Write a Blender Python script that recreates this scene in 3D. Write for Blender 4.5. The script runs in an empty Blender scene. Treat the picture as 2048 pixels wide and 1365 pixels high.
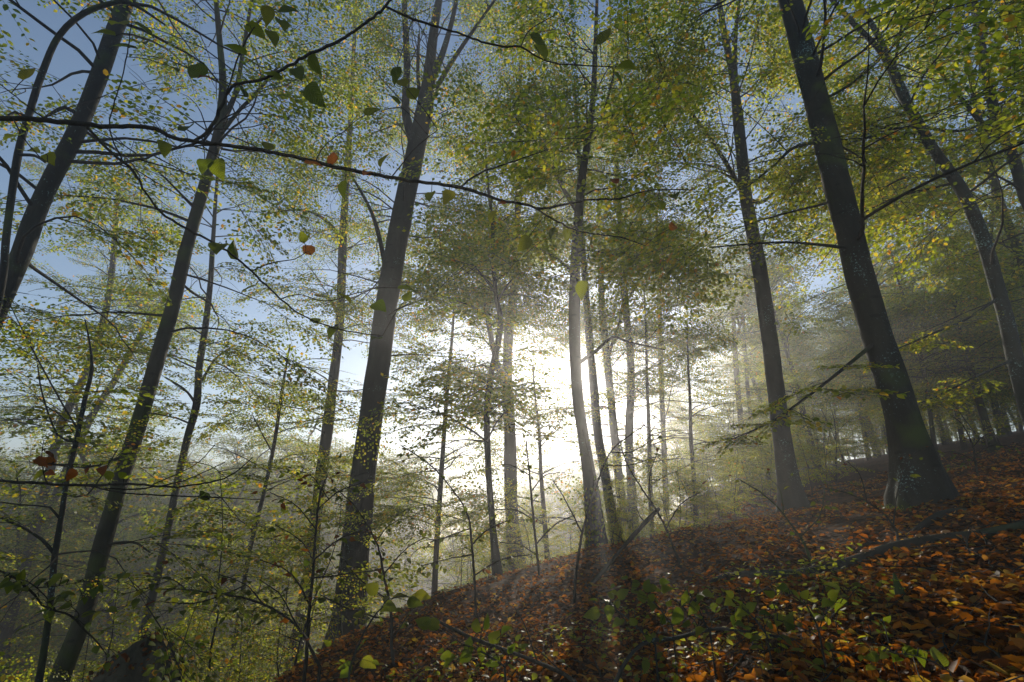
import bpy, math, random
import numpy as np
from mathutils import Vector, Matrix

# ------------------------------------------------------------------ camera, sky, sun, exposure
FPX, PITCH = 967.0, math.radians(20.2)          # focal length in photo pixels, upward tilt
CP, SP = math.cos(PITCH), math.sin(PITCH)
scene = bpy.context.scene
COL = scene.collection
cam_d = bpy.data.cameras.new('camera'); cam_d.sensor_width = 36.0; cam_d.lens = 36.0 * FPX / 2048.0
cam_d.clip_start = 0.05; cam_d.clip_end = 1000.0
cam = bpy.data.objects.new('camera', cam_d); COL.objects.link(cam)
cam.location = (0, 0, 0); cam.rotation_euler = (math.radians(90) + PITCH, 0, 0)
scene.camera = cam

def ray(px, py):
    a, b = px - 1024.0, 682.5 - py
    return np.array([a, FPX * CP - b * SP, FPX * SP + b * CP])

SUN = ray(1174, 757); SUN = SUN / np.linalg.norm(SUN)
SUN_EL = math.asin(SUN[2]); SUN_AZ = math.atan2(SUN[0], SUN[1])
world = bpy.data.worlds.new('World'); scene.world = world; world.use_nodes = True
wn = world.node_tree.nodes; wl = world.node_tree.links
sky = wn.new('ShaderNodeTexSky'); sky.sky_type = 'NISHITA'; sky.sun_disc = False
sky.sun_elevation = SUN_EL; sky.sun_rotation = SUN_AZ; sky.altitude = 500; sky.air_density = 1.0; sky.dust_density = 0.1; sky.ozone_density = 1.2
wn['Background'].inputs['Strength'].default_value = 0.115
wl.new(sky.outputs[0], wn['Background'].inputs['Color'])
sun_d = bpy.data.lights.new('sun', 'SUN'); sun_d.energy = 5.0; sun_d.angle = math.radians(0.5); sun_d.color = (1.0, 0.90, 0.74)
sun_o = bpy.data.objects.new('sun', sun_d); COL.objects.link(sun_o)
sun_o.rotation_euler = Vector(tuple(-SUN)).to_track_quat('-Z', 'Y').to_euler()
vs = scene.view_settings; vs.view_transform = 'Standard'; vs.look = 'None'; vs.gamma = 1.0; vs.exposure = 0.38; vs.use_curve_mapping = False
cy = scene.cycles
cy.max_bounces = 6; cy.diffuse_bounces = 4; cy.glossy_bounces = 2; cy.transmission_bounces = 5; cy.volume_bounces = 0; cy.transparent_max_bounces = 4
cy.use_denoising = True; cy.caustics_reflective = False; cy.caustics_refractive = False
cy.sample_clamp_indirect = 4.0
HAZE_DENSITY, HAZE_G = 0.0072, 0.72

# ------------------------------------------------------------------ helpers
rng = np.random.default_rng(11)
random.seed(11)

def at(px, py, y):
    r = ray(px, py); return r * (y / r[1])

def project(p):
    p = np.atleast_2d(p)
    dep = p[:, 1] * CP + p[:, 2] * SP
    up = -p[:, 1] * SP + p[:, 2] * CP
    d = np.where(np.abs(dep) < 1e-3, 1e-3, dep)
    return 1024 + p[:, 0] / d * FPX, 682.5 - up / d * FPX, dep

def sp(t, w):
    return w * np.logaddexp(0, np.asarray(t, float) / w)

def sstep(t, a, b):
    u = np.clip((np.asarray(t, float) - a) / (b - a), 0, 1); return u * u * (3 - 2 * u)

_gw = [(rng.uniform(.25, 1.1), rng.uniform(0, 6.28), rng.uniform(0, 6.28), .035) for _ in range(8)] + \
      [(rng.uniform(2.0, 6.0), rng.uniform(0, 6.28), rng.uniform(0, 6.28), .012) for _ in range(12)]

def ground_z(x, y):
    x = np.asarray(x, float); y = np.asarray(y, float)
    z = -0.9 + 0.2 * x
    z = z - 0.45 * sp(-(x + 2.0), .5)
    z = z - 0.107 * sp(y - 8.5, .8) * (1 - sstep(x, 3, 7))
    z = z - 0.38 * sp(y - (14 + 2.2 * np.maximum(0, x - 3)), 1.5)
    for f, a, ph, am in _gw:
        z = z + am * np.sin(f * (x * math.cos(a) + y * math.sin(a)) + ph)
    z = -13 + sp(z + 13, 2.0)
    z = 9 - sp(9 - z, 2.0)
    return z

def unit(v):
    v = np.asarray(v, float); n = np.linalg.norm(v); return v / n if n > 1e-9 else v

class MB:
    def __init__(self): self.v = []; self.t = []; self.q = []; self.n = 0
    def add(self, v, tris=None, quads=None):
        v = np.asarray(v, float).reshape(-1, 3); self.v.append(v)
        if tris is not None and len(tris): self.t.append(np.asarray(tris, int).reshape(-1, 3) + self.n)
        if quads is not None and len(quads): self.q.append(np.asarray(quads, int).reshape(-1, 4) + self.n)
        self.n += len(v)
    def mesh(self, name, mat, smooth=True):
        me = bpy.data.meshes.new(name)
        v = np.concatenate(self.v) if self.v else np.zeros((0, 3))
        t = np.concatenate(self.t) if self.t else np.zeros((0, 3), int)
        q = np.concatenate(self.q) if self.q else np.zeros((0, 4), int)
        me.vertices.add(len(v)); me.vertices.foreach_set('co', v.astype(np.float32).ravel())
        loops = np.concatenate([t.ravel(), q.ravel()]).astype(np.int32)
        me.loops.add(len(loops)); me.loops.foreach_set('vertex_index', loops)
        starts = np.concatenate([np.arange(len(t)) * 3, len(t) * 3 + np.arange(len(q)) * 4]).astype(np.int32)
        me.polygons.add(len(starts)); me.polygons.foreach_set('loop_start', starts)
        if smooth: me.polygons.foreach_set('use_smooth', np.ones(len(starts), bool))
        me.materials.append(mat); me.update(calc_edges=True); me.validate()
        return me
    def build(self, name, mat, parent=None, kind=None, smooth=True):
        return obj(name, self.mesh(name, mat, smooth), parent, kind)

def obj(name, data, parent=None, kind=None):
    o = bpy.data.objects.new(name, data); COL.objects.link(o)
    if parent is not None:
        o.parent = parent; o.matrix_parent_inverse = Matrix.Translation(-Vector(parent.location))
    if kind: o['kind'] = kind
    return o

def tag(o, label, cat, group=None):
    o['label'] = label; o['category'] = cat
    if group: o['group'] = group
    return o

def thing(name, label, cat, loc, group=None):
    e = bpy.data.objects.new(name, None); COL.objects.link(e); e.location = tuple(loc); e.empty_display_size = .2
    return tag(e, label, cat, group)

def smooth_path(p, step):
    """Catmull-Rom through p (N x k) resampled about every step metres."""
    p = np.asarray(p, float)
    if len(p) < 3:
        n = max(2, int(np.linalg.norm(p[-1, :3] - p[0, :3]) / step) + 1)
        t = np.linspace(0, 1, n)[:, None]; return p[0] * (1 - t) + p[-1] * t
    e = np.vstack([2 * p[0] - p[1], p, 2 * p[-1] - p[-2]]); out = []
    for i in range(1, len(e) - 2):
        a, b, c, d = e[i - 1], e[i], e[i + 1], e[i + 2]
        n = max(1, int(round(np.linalg.norm(c[:3] - b[:3]) / step)))
        for k in range(n):
            t = k / n
            out.append(.5 * (2 * b + (c - a) * t + (2 * a - 5 * b + 4 * c - d) * t * t + (3 * b - a - 3 * c + d) * t ** 3))
    out.append(p[-1]); return np.array(out)

def tube(mb, p, r, sides=6, rough=0.0, seed=0, flare=None):
    p = np.asarray(p, float); n = len(p); r = np.broadcast_to(np.asarray(r, float), (n,))
    tg = np.gradient(p, axis=0); tg /= np.maximum(np.linalg.norm(tg, axis=1), 1e-9)[:, None]
    ref = np.array([1., 0, 0]) if abs(tg[0][0]) < .8 else np.array([0, 1., 0])
    u = np.zeros((n, 3)); cur = unit(np.cross(tg[0], ref))
    for i in range(n):
        cur = cur - tg[i] * np.dot(cur, tg[i]); cur = unit(cur); u[i] = cur
    w = np.cross(tg, u)
    th = np.arange(sides) * 2 * math.pi / sides
    R = np.repeat(r[:, None], sides, 1)
    if rough:
        rs = np.random.default_rng(seed); s = np.cumsum(np.r_[0, np.linalg.norm(np.diff(p, axis=0), axis=1)])
        dd = np.zeros((n, sides))
        for _ in range(9):
            k = rs.integers(0, 5); f = rs.uniform(.6, 7); dd += rs.uniform(.3, 1) * np.sin(k * th[None] + f * s[:, None] + rs.uniform(0, 6.3)) / (1 + .25 * f)
        R = R * (1 + rough * dd)
    if flare is not None:
        R = R * flare(s=np.cumsum(np.r_[0, np.linalg.norm(np.diff(p, axis=0), axis=1)])[:, None], th=th[None])
    V = p[:, None, :] + R[..., None] * (np.cos(th)[None, :, None] * u[:, None, :] + np.sin(th)[None, :, None] * w[:, None, :])
    i = np.arange(n - 1)[:, None] * sides; j = np.arange(sides)[None]; j2 = (j + 1) % sides
    Q = np.stack([i + j, i + j2, i + sides + j2, i + sides + j], -1).reshape(-1, 4)
    tip = np.vstack([V.reshape(-1, 3), p[-1] + tg[-1] * r[-1] * .5])
    k = n * sides; jj = np.arange(sides); base = (n - 1) * sides
    T = np.stack([base + jj, base + (jj + 1) % sides, np.full(sides, k)], -1)
    mb.add(tip, T, Q)

# ------------------------------------------------------------------ materials
def new_mat(name):
    m = bpy.data.materials.new(name); m.use_nodes = True; nt = m.node_tree
    for n in list(nt.nodes): nt.nodes.remove(n)
    out = nt.nodes.new('ShaderNodeOutputMaterial'); return m, nt, out

def ramp(nt, src, stops, interp='LINEAR'):
    r = nt.nodes.new('ShaderNodeValToRGB'); r.color_ramp.interpolation = interp
    el = r.color_ramp.elements
    while len(el) > 1: el.remove(el[-1])
    el[0].position = stops[0][0]; el[0].color = (*stops[0][1], 1)
    for pos, c in stops[1:]:
        e = el.new(pos); e.color = (*c, 1)
    nt.links.new(src, r.inputs['Fac']); return r.outputs['Color']

def leaf_mat(name, stops, trans=.55, rough=.5, per_object=False, gain=5.8, veins=False, spec=.25):
    m, nt, out = new_mat(name)
    if per_object: src = nt.nodes.new('ShaderNodeObjectInfo').outputs['Random']
    else: src = nt.nodes.new('ShaderNodeNewGeometry').outputs['Random Per Island']
    col = ramp(nt, src, stops)
    tc = nt.nodes.new('ShaderNodeTexCoord')
    nz = nt.nodes.new('ShaderNodeTexNoise'); nz.inputs['Scale'].default_value = 38; nz.inputs['Detail'].default_value = 3
    nt.links.new(tc.outputs['Object'], nz.inputs['Vector'])
    mx = nt.nodes.new('ShaderNodeMix'); mx.data_type = 'RGBA'; mx.blend_type = 'MULTIPLY'; mx.inputs['Factor'].default_value = .55
    nt.links.new(col, mx.inputs['A']); nt.links.new(ramp(nt, nz.outputs['Fac'], [(.3, (.45, .42, .38)), (.65, (1, 1, 1))]), mx.inputs['B'])
    col = mx.outputs['Result']
    pb = nt.nodes.new('ShaderNodeBsdfPrincipled'); pb.inputs['Roughness'].default_value = rough; pb.inputs['Specular IOR Level'].default_value = spec
    nt.links.new(col, pb.inputs['Base Color'])
    if veins:
        wv = nt.nodes.new('ShaderNodeTexWave'); wv.wave_type = 'BANDS'; wv.bands_direction = 'DIAGONAL'
        sx = nt.nodes.new('ShaderNodeSeparateXYZ'); nt.links.new(tc.outputs['Object'], sx.inputs[0])
        ab = nt.nodes.new('ShaderNodeMath'); ab.operation = 'ABSOLUTE'; nt.links.new(sx.outputs['Y'], ab.inputs[0])
        sb = nt.nodes.new('ShaderNodeMath'); sb.operation = 'SUBTRACT'; nt.links.new(sx.outputs['X'], sb.inputs[0]); nt.links.new(ab.outputs[0], sb.inputs[1])
        ml = nt.nodes.new('ShaderNodeMath'); ml.operation = 'MULTIPLY'; ml.inputs[1].default_value = 60; nt.links.new(sb.outputs[0], ml.inputs[0])
        sn = nt.nodes.new('ShaderNodeMath'); sn.operation = 'SINE'; nt.links.new(ml.outputs[0], sn.inputs[0])
        vr = ramp(nt, sn.outputs[0], [(.0, (1, 1, 1)), (.7, (1, 1, 1)), (.95, (.55, .6, .5))])
        m2 = nt.nodes.new('ShaderNodeMix'); m2.data_type = 'RGBA'; m2.blend_type = 'MULTIPLY'; m2.inputs['Factor'].default_value = .8
        nt.links.new(col, m2.inputs['A']); nt.links.new(vr, m2.inputs['B']); col = m2.outputs['Result']
        nt.links.new(col, pb.inputs['Base Color'])
        bp = nt.nodes.new('ShaderNodeBump'); bp.inputs['Strength'].default_value = .35; bp.inputs['Distance'].default_value = .02
        nt.links.new(sn.outputs[0], bp.inputs['Height']); nt.links.new(bp.outputs[0], pb.inputs['Normal'])
    g = nt.nodes.new('ShaderNodeMix'); g.data_type = 'RGBA'; g.blend_type = 'MULTIPLY'; g.inputs['Factor'].default_value = 1; g.clamp_result = False
    nt.links.new(col, g.inputs['A']); g.inputs['B'].default_value = (gain * 1.02, gain, gain * .35, 1)
    tr = nt.nodes.new('ShaderNodeBsdfTranslucent'); nt.links.new(g.outputs['Result'], tr.inputs['Color'])
    ms = nt.nodes.new('ShaderNodeMixShader'); ms.inputs[0].default_value = trans
    nt.links.new(pb.outputs[0], ms.inputs[1]); nt.links.new(tr.outputs[0], ms.inputs[2]); nt.links.new(ms.outputs[0], out.inputs['Surface'])
    return m

def bark_mat(name, base, lichen=0.0, moss=0.0, scale=1.0, rough=.85):
    m, nt, out = new_mat(name)
    tc = nt.nodes.new('ShaderNodeTexCoord')
    mp = nt.nodes.new('ShaderNodeMapping'); mp.inputs['Scale'].default_value = (1, 1, .35); nt.links.new(tc.outputs['Object'], mp.inputs['Vector'])
    n1 = nt.nodes.new('ShaderNodeTexNoise'); n1.inputs['Scale'].default_value = 5 * scale; n1.inputs['Detail'].default_value = 8; n1.inputs['Roughness'].default_value = .65
    nt.links.new(mp.outputs[0], n1.inputs['Vector'])
    b = np.array(base)
    col = ramp(nt, n1.outputs['Fac'], [(.28, tuple(b * .5)), (.5, tuple(b)), (.72, tuple(b * 1.55))])
    n5 = nt.nodes.new('ShaderNodeTexNoise'); n5.inputs['Scale'].default_value = 1.1; n5.inputs['Detail'].default_value = 5; n5.inputs['Roughness'].default_value = .7
    nt.links.new(mp.outputs[0], n5.inputs['Vector'])
    mb_ = nt.nodes.new('ShaderNodeMix'); mb_.data_type = 'RGBA'; mb_.blend_type = 'MULTIPLY'; mb_.inputs['Factor'].default_value = 1
    nt.links.new(col, mb_.inputs['A']); nt.links.new(ramp(nt, n5.outputs['Fac'], [(.32, (.38, .42, .34)), (.5, (.8, .85, .75)), (.68, (1.25, 1.2, 1.15))]), mb_.inputs['B']); col = mb_.outputs['Result']
    mp2 = nt.nodes.new('ShaderNodeMapping'); mp2.inputs['Scale'].default_value = (2.2, 2.2, 6.5); nt.links.new(tc.outputs['Object'], mp2.inputs['Vector'])
    vs_ = nt.nodes.new('ShaderNodeTexVoronoi'); vs_.inputs['Scale'].default_value = 1.0; vs_.inputs['Randomness'].default_value = 1; nt.links.new(mp2.outputs[0], vs_.inputs['Vector'])
    ms_ = nt.nodes.new('ShaderNodeMix'); ms_.data_type = 'RGBA'; ms_.blend_type = 'MULTIPLY'; ms_.inputs['Factor'].default_value = .9
    nt.links.new(col, ms_.inputs['A']); nt.links.new(ramp(nt, vs_.outputs['Distance'], [(.10, (.3, .3, .28)), (.2, (1, 1, 1))]), ms_.inputs['B']); col = ms_.outputs['Result']
    if lichen:
        n2 = nt.nodes.new('ShaderNodeTexNoise'); n2.inputs['Scale'].default_value = 34; n2.inputs['Detail'].default_value = 4; n2.inputs['Roughness'].default_value = .7
        n3 = nt.nodes.new('ShaderNodeTexNoise'); n3.inputs['Scale'].default_value = 2.2; n3.inputs['Detail'].default_value = 2
        nt.links.new(tc.outputs['Object'], n2.inputs['Vector']); nt.links.new(tc.outputs['Object'], n3.inputs['Vector'])
        ad = nt.nodes.new('ShaderNodeMath'); ad.operation = 'MULTIPLY_ADD'; ad.inputs[1].default_value = .45
        nt.links.new(n3.outputs['Fac'], ad.inputs[0]); nt.links.new(n2.outputs['Fac'], ad.inputs[2])
        t = .90 - .07 * lichen
        fac = ramp(nt, ad.outputs[0], [(t, (0, 0, 0)), (t + .09, (1, 1, 1))])
        mx = nt.nodes.new('ShaderNodeMix'); mx.data_type = 'RGBA'; nt.links.new(fac, mx.inputs['Factor'])
        nt.links.new(col, mx.inputs['A']); mx.inputs['B'].default_value = (.26, .42, .40, 1); col = mx.outputs['Result']
    if moss:
        n4 = nt.nodes.new('ShaderNodeTexNoise'); n4.inputs['Scale'].default_value = 1.6; n4.inputs['Detail'].default_value = 6
        nt.links.new(tc.outputs['Object'], n4.inputs['Vector'])
        fac = ramp(nt, n4.outputs['Fac'], [(.62 - .2 * moss, (0, 0, 0)), (.72 - .1 * moss, (1, 1, 1))])
        mx = nt.nodes.new('ShaderNodeMix'); mx.data_type = 'RGBA'; nt.links.new(fac, mx.inputs['Factor'])
        nt.links.new(col, mx.inputs['A']); mx.inputs['B'].default_value = (.05, .07, .015, 1); col = mx.outputs['Result']
    pb = nt.nodes.new('ShaderNodeBsdfPrincipled'); pb.inputs['Roughness'].default_value = rough; pb.inputs['Specular IOR Level'].default_value = .25
    nt.links.new(col, pb.inputs['Base Color'])
    bp = nt.nodes.new('ShaderNodeBump'); bp.inputs['Strength'].default_value = .9; bp.inputs['Distance'].default_value = .04
    nt.links.new(n1.outputs['Fac'], bp.inputs['Height']); nt.links.new(bp.outputs[0], pb.inputs['Normal'])
    nt.links.new(pb.outputs[0], out.inputs['Surface']); return m

GREEN = [(0, (.035, .055, .008)), (.35, (.065, .085, .012)), (.65, (.10, .115, .016)), (.86, (.15, .14, .02)), (.95, (.20, .13, .02)), (1, (.20, .08, .015))]
GREEN_Y = [(0, (.05, .07, .010)), (.4, (.10, .12, .015)), (.8, (.16, .16, .022)), (.95, (.22, .16, .025)), (1, (.22, .09, .015))]
BROWN = [(0, (.025, .012, .005)), (.25, (.08, .028, .008)), (.5, (.22, .065, .010)), (.78, (.36, .125, .016)), (.93, (.28, .17, .06)), (1, (.34, .22, .03))]
M = {}
M['leaf'] = leaf_mat('beech_leaf', GREEN)
M['leaf_y'] = leaf_mat('beech_leaf_yellowing', GREEN_Y)
M['leaf_big'] = leaf_mat('near_leaf', [(0, (.05, .075, .010)), (.6, (.09, .11, .014)), (1, (.14, .14, .02))], per_object=True, veins=True, gain=2.8)
M['leaf_bright'] = leaf_mat('seedling_leaf', [(0, (.08, .12, .015)), (1, (.15, .17, .02))], per_object=True, veins=True, gain=2.0, rough=.35)
M['leaf_orange'] = leaf_mat('turned_leaf', [(0, (.13, .035, .010)), (.6, (.19, .07, .015)), (1, (.08, .02, .012))], per_object=True, veins=True, gain=1.8)
M['litter'] = leaf_mat('fallen_beech_leaf', BROWN, trans=.5, rough=.62, gain=2.3, spec=.14)
M['litter_big'] = leaf_mat('fallen_leaf_near', BROWN, trans=.5, rough=.6, gain=2.3, per_object=True, veins=True, spec=.14)
M['bark'] = bark_mat('beech_bark', (.036, .034, .029), lichen=.2)
M['bark_dark'] = bark_mat('dark_beech_bark', (.028, .027, .022), lichen=.45, moss=.25)
M['bark_lichen'] = bark_mat('lichen_spotted_bark', (.036, .038, .033), lichen=1.0)
M['bark_moss'] = bark_mat('mossy_bark', (.045, .04, .03), moss=.7)
M['bark_mid'] = bark_mat('warm_beech_bark', (.05, .042, .033), lichen=.1)
M['twig'] = bark_mat('twig_bark', (.045, .038, .030), scale=4)
M['deadwood'] = bark_mat('dead_wood', (.08, .065, .045), moss=.5, scale=2)
M['moss'] = leaf_mat('moss', [(0, (.05, .08, .008)), (1, (.12, .15, .02))], trans=.4, rough=.8)

def ground_mat():
    m, nt, out = new_mat('leaf_covered_soil')
    tc = nt.nodes.new('ShaderNodeTexCoord')
    vo = nt.nodes.new('ShaderNodeTexVoronoi'); vo.inputs['Scale'].default_value = 16; nt.links.new(tc.outputs['Object'], vo.inputs['Vector'])
    se = nt.nodes.new('ShaderNodeSeparateColor'); nt.links.new(vo.outputs['Color'], se.inputs[0])
    col = ramp(nt, se.outputs[0], [(0, (.02, .012, .008)), (.5, (.06, .025, .012)), (.8, (.13, .05, .018)), (1, (.19, .08, .025))])
    n1 = nt.nodes.new('ShaderNodeTexNoise'); n1.inputs['Scale'].default_value = 3; n1.inputs['Detail'].default_value = 6; nt.links.new(tc.outputs['Object'], n1.inputs['Vector'])
    mx = nt.nodes.new('ShaderNodeMix'); mx.data_type = 'RGBA'; mx.blend_type = 'MULTIPLY'; mx.inputs['Factor'].default_value = .8
    nt.links.new(col, mx.inputs['A']); nt.links.new(ramp(nt, n1.outputs['Fac'], [(.3, (.35, .35, .3)), (.7, (1, 1, 1))]), mx.inputs['B'])
    pb = nt.nodes.new('ShaderNodeBsdfPrincipled'); pb.inputs['Roughness'].default_value = .95; pb.inputs['Specular IOR Level'].default_value = .05; nt.links.new(mx.outputs['Result'], pb.inputs['Base Color'])
    bp = nt.nodes.new('ShaderNodeBump'); bp.inputs['Strength'].default_value = .8; bp.inputs['Distance'].default_value = .03
    nt.links.new(vo.outputs['Distance'], bp.inputs['Height']); nt.links.new(bp.outputs[0], pb.inputs['Normal'])
    nt.links.new(pb.outputs[0], out.inputs['Surface']); return m
M['ground'] = ground_mat()

# ------------------------------------------------------------------ the ground
def axis(lo, hi, n, k):
    a, b = math.asinh(lo / k), math.asinh(hi / k); return np.sinh(np.linspace(a, b, n)) * k
gx = axis(-150, 150, 300, 2.2); gy = axis(-32, 216, 300, 3.0)
X, Y = np.meshgrid(gx, gy); Z = ground_z(X, Y)
mb = MB(); nx, ny = len(gx), len(gy)
i, j = np.meshgrid(np.arange(nx - 1), np.arange(ny - 1)); a = (j * nx + i).ravel()
mb.add(np.stack([X, Y, Z], -1).reshape(-1, 3), None, np.stack([a, a + 1, a + nx + 1, a + nx], -1))
ground = mb.build('ground', M['ground'], kind='structure')

# ------------------------------------------------------------------ leaves and sprays
LEAF_LO = (np.array([[0, 0, 0], [.45, .33, .05], [1, 0, -.08], [.45, -.33, .05]]), np.array([[0, 3, 1], [3, 2, 1]]), None)
LEAF_MID = (np.array([[0, 0, 0], [.3, .30, .05], [.68, .27, .03], [1, 0, -.1], [.68, -.27, .03], [.3, -.30, .05]]),
            np.array([[0, 5, 1], [4, 3, 2]]), np.array([[1, 5, 4, 2]]))

def frames(d, nrm):
    d = d / np.linalg.norm(d, axis=1)[:, None]
    s = np.cross(nrm, d); s /= np.maximum(np.linalg.norm(s, axis=1), 1e-6)[:, None]
    n = np.cross(d, s); return np.stack([d, s, n], -1)          # columns

def put_leaves(mb, shape, pos, R, size):
    V, T, Q = shape; m = len(V); k = len(pos)
    W = np.einsum('kij,mj->kmi', R, V) * np.asarray(size)[:, None, None] + np.asarray(pos)[:, None, :]
    off = (np.arange(k) * m)[:, None, None]
    mb.add(W.reshape(-1, 3), (T[None] + off).reshape(-1, 3), None if Q is None else (Q[None] + off).reshape(-1, 4))

def make_spray(seed, L=1.0, spacing=.055, size=.084, twigs=True, nside=9):
    """one flat beech spray along +X, z up: leaf frames and thin twigs"""
    r = np.random.default_rng(seed); t = np.linspace(0, 1, 6)
    ax = np.stack([t * L, .05 * L * np.sin(t * r.uniform(2, 5) + r.uniform(0, 6)) * t, (-.16 * t * t + .05 * t) * L], -1)
    segs = [(ax, .0065, .002)]; stems = [ax[2:]]
    for k in range(nside):
        tt = .12 + .8 * k / nside + r.uniform(-.03, .03); side = 1 if k % 2 else -1
        i0 = min(int(tt * 5), 4); f = tt * 5 - i0; p0 = ax[i0] * (1 - f) + ax[i0 + 1] * f
        an = side * math.radians(r.uniform(35, 62)); ln = L * (.5 * (1 - tt) + .16) * r.uniform(.7, 1.2)
        d = np.array([math.cos(an), math.sin(an), r.uniform(-.12, .12)])
        st = np.stack([p0, p0 + d * ln * .55 + [0, 0, .01], p0 + d * ln + [ln * .12, 0, -.05 * ln]])
        segs.append((st, .003, .0015)); stems.append(st)
    P, D, N, S = [], [], [], []
    for st in stems:
        q = smooth_path(st, .03); s = np.r_[0, np.cumsum(np.linalg.norm(np.diff(q, axis=0), axis=1))]
        sgn = 1
        for dist in np.arange(.05, s[-1] + .01, spacing):
            if r.random() < .12: continue
            i0 = min(np.searchsorted(s, dist), len(q) - 1); p = q[i0]; tg = unit(q[i0] - q[max(0, i0 - 2)] + 1e-6)
            sgn = -sgn; an = sgn * math.radians(r.uniform(30, 65))
            d = np.array([tg[0] * math.cos(an) - tg[1] * math.sin(an), tg[0] * math.sin(an) + tg[1] * math.cos(an), tg[2] + r.normal(-.1, .22)])
            P.append(p + unit(d) * .012); D.append(d); N.append([r.normal(0, .38), r.normal(0, .38), 1]); S.append(size * r.uniform(.65, 1.2))
    return dict(P=np.array(P), R=frames(np.array(D), np.array(N)), S=np.array(S), segs=segs)

SPRAYS = [make_spray(100 + k, L=1.0 + .12 * (k % 3), nside=8 + k % 3) for k in range(7)]
def spray_mesh(s, shape, side_twigs=True):
    lm, tm = MB(), MB(); put_leaves(lm, shape, s['P'], s['R'], s['S'])
    for n_, (st, r0, r1) in enumerate(s['segs']):
        if n_ and not side_twigs: continue
        tube(tm, st if n_ == 0 else st[[0, 2]], np.linspace(r0, r1, len(st) if n_ == 0 else 2), 3)
    g = lambda b: (np.concatenate(b.v), np.concatenate(b.t) if b.t else None, np.concatenate(b.q) if b.q else None)
    return g(lm), g(tm)
SPR = {'lo': [spray_mesh(s, LEAF_LO, False) for s in SPRAYS], 'mid': [spray_mesh(s, LEAF_MID, True) for s in SPRAYS]}

def put_copies(mb, geo, pos, R, sc):
    V, T, Q = geo; m = len(V); k = len(pos)
    W = np.einsum('kij,mj->kmi', R, V) * sc[:, None, None] + pos[:, None, :]
    off = (np.arange(k) * m)[:, None, None]
    mb.add(W.reshape(-1, 3), None if T is None else (T[None] + off).reshape(-1, 3), None if Q is None else (Q[None] + off).reshape(-1, 4))

def in_view(p, near=3.2):
    px, py, d = project(p); return (px > -260) & (px < 2310) & (py > -230) & (py < 1560) & (d > near)

# gaps in the leaf canopy: the opening low over the valley where the sun stands, and thinner sky windows at the left
GAPS = [(1172, 752, 78, 66, .93), (1080, 765, 40, 50, .7), (560, 420, 160, 120, .45), (480, 780, 120, 60, .4), (1470, 720, 60, 130, .5), (1520, 220, 60, 120, .45)]
def thin(p, r):
    px, py, d = project(p); keep = np.ones(len(p), bool)
    for cx, cy_, rx, ry, a in GAPS:
        q = ((px - cx) / rx) ** 2 + ((py - cy_) / ry) ** 2
        keep &= r.random(len(p)) > a * np.clip(1.35 - q, 0, 1)
    return keep

_cw = [(unit_, rng.uniform(1.6, 3.6), rng.uniform(0, 6.28)) for unit_ in rng.normal(0, 1, (10, 3)) / np.array([1.0, 1.0, .45])]
def clump(p):
    v = np.zeros(len(p))
    for u_, wl_, ph in _cw: v += np.sin(p @ (u_ / np.linalg.norm(u_)) * 6.28 / wl_ + ph)
    return v / math.sqrt(5.0)                               # about unit variance
CLEAR = []                                                  # (photo path with widths, depth): stems that stand clear of the leaves in front
def clear_front(p, r):
    px, py, d = project(p); keep = np.ones(len(p), bool)
    for q, dd in CLEAR:
        x = np.interp(py, q[::-1, 1], q[::-1, 0]); w = np.interp(py, q[::-1, 1], q[::-1, 2])
        keep &= ~((p[:, 1] < dd + .6) & (np.abs(px - x) < w * .5 + 26 * 8 / dd) & (r.random(len(p)) < .88))
    return keep

LANES = [(5.6, 6.6, .2), (4.2, 9.0, .2), (6.8, 5.4, .2), (2.0, 4.6, .2), (.9, 8.6, .2), (-.6, 9.0, .3), (3.0, 3.2, .2), (-5.2, 11, 1.2), (-7.5, 14, 1.6), (-4.0, 13.5, 1.2), (-9.5, 12, 1.5), (3.2, 13, 1.0), (5.4, 13, 1.2), (7.5, 8, .3), (-3.2, 9.5, .8), (9, 11, 2.5), (8, 9, 5), (.5, 2.9, .15), (.9, 2.7, .15), (1.3, 2.6, .15), (1.7, 2.5, .15), (4.8, 4.5, .15), (5.2, 8.2, .2), (3.4, 5.2, .15)]
AIR_LANES = [(-8, 20, 3.5), (-5, 20, 4), (-3, 18, 3.5), (-11, 24, 4), (-7, 27, 5), (4, 18, 3), (7, 17, 3)]
def sunlit_lanes(p, r):
    """sprays hang clear of the narrow gaps through which the low sun reaches the floor"""
    keep = np.ones(len(p), bool); rnd = r.random(len(p)) < .9; sx, sy, te = math.sin(SUN_AZ), math.cos(SUN_AZ), math.tan(SUN_EL)
    for x, y, h in LANES:
        t = (p[:, 0] - x) * sx + (p[:, 1] - y) * sy; lat = np.abs((p[:, 0] - x) * sy - (p[:, 1] - y) * sx); dz = np.abs(float(ground_z(x, y)) + h + t * te - p[:, 2])
        keep &= ~((t > .5) & (lat < .6) & (dz < .4) & rnd)
    return keep

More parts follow.
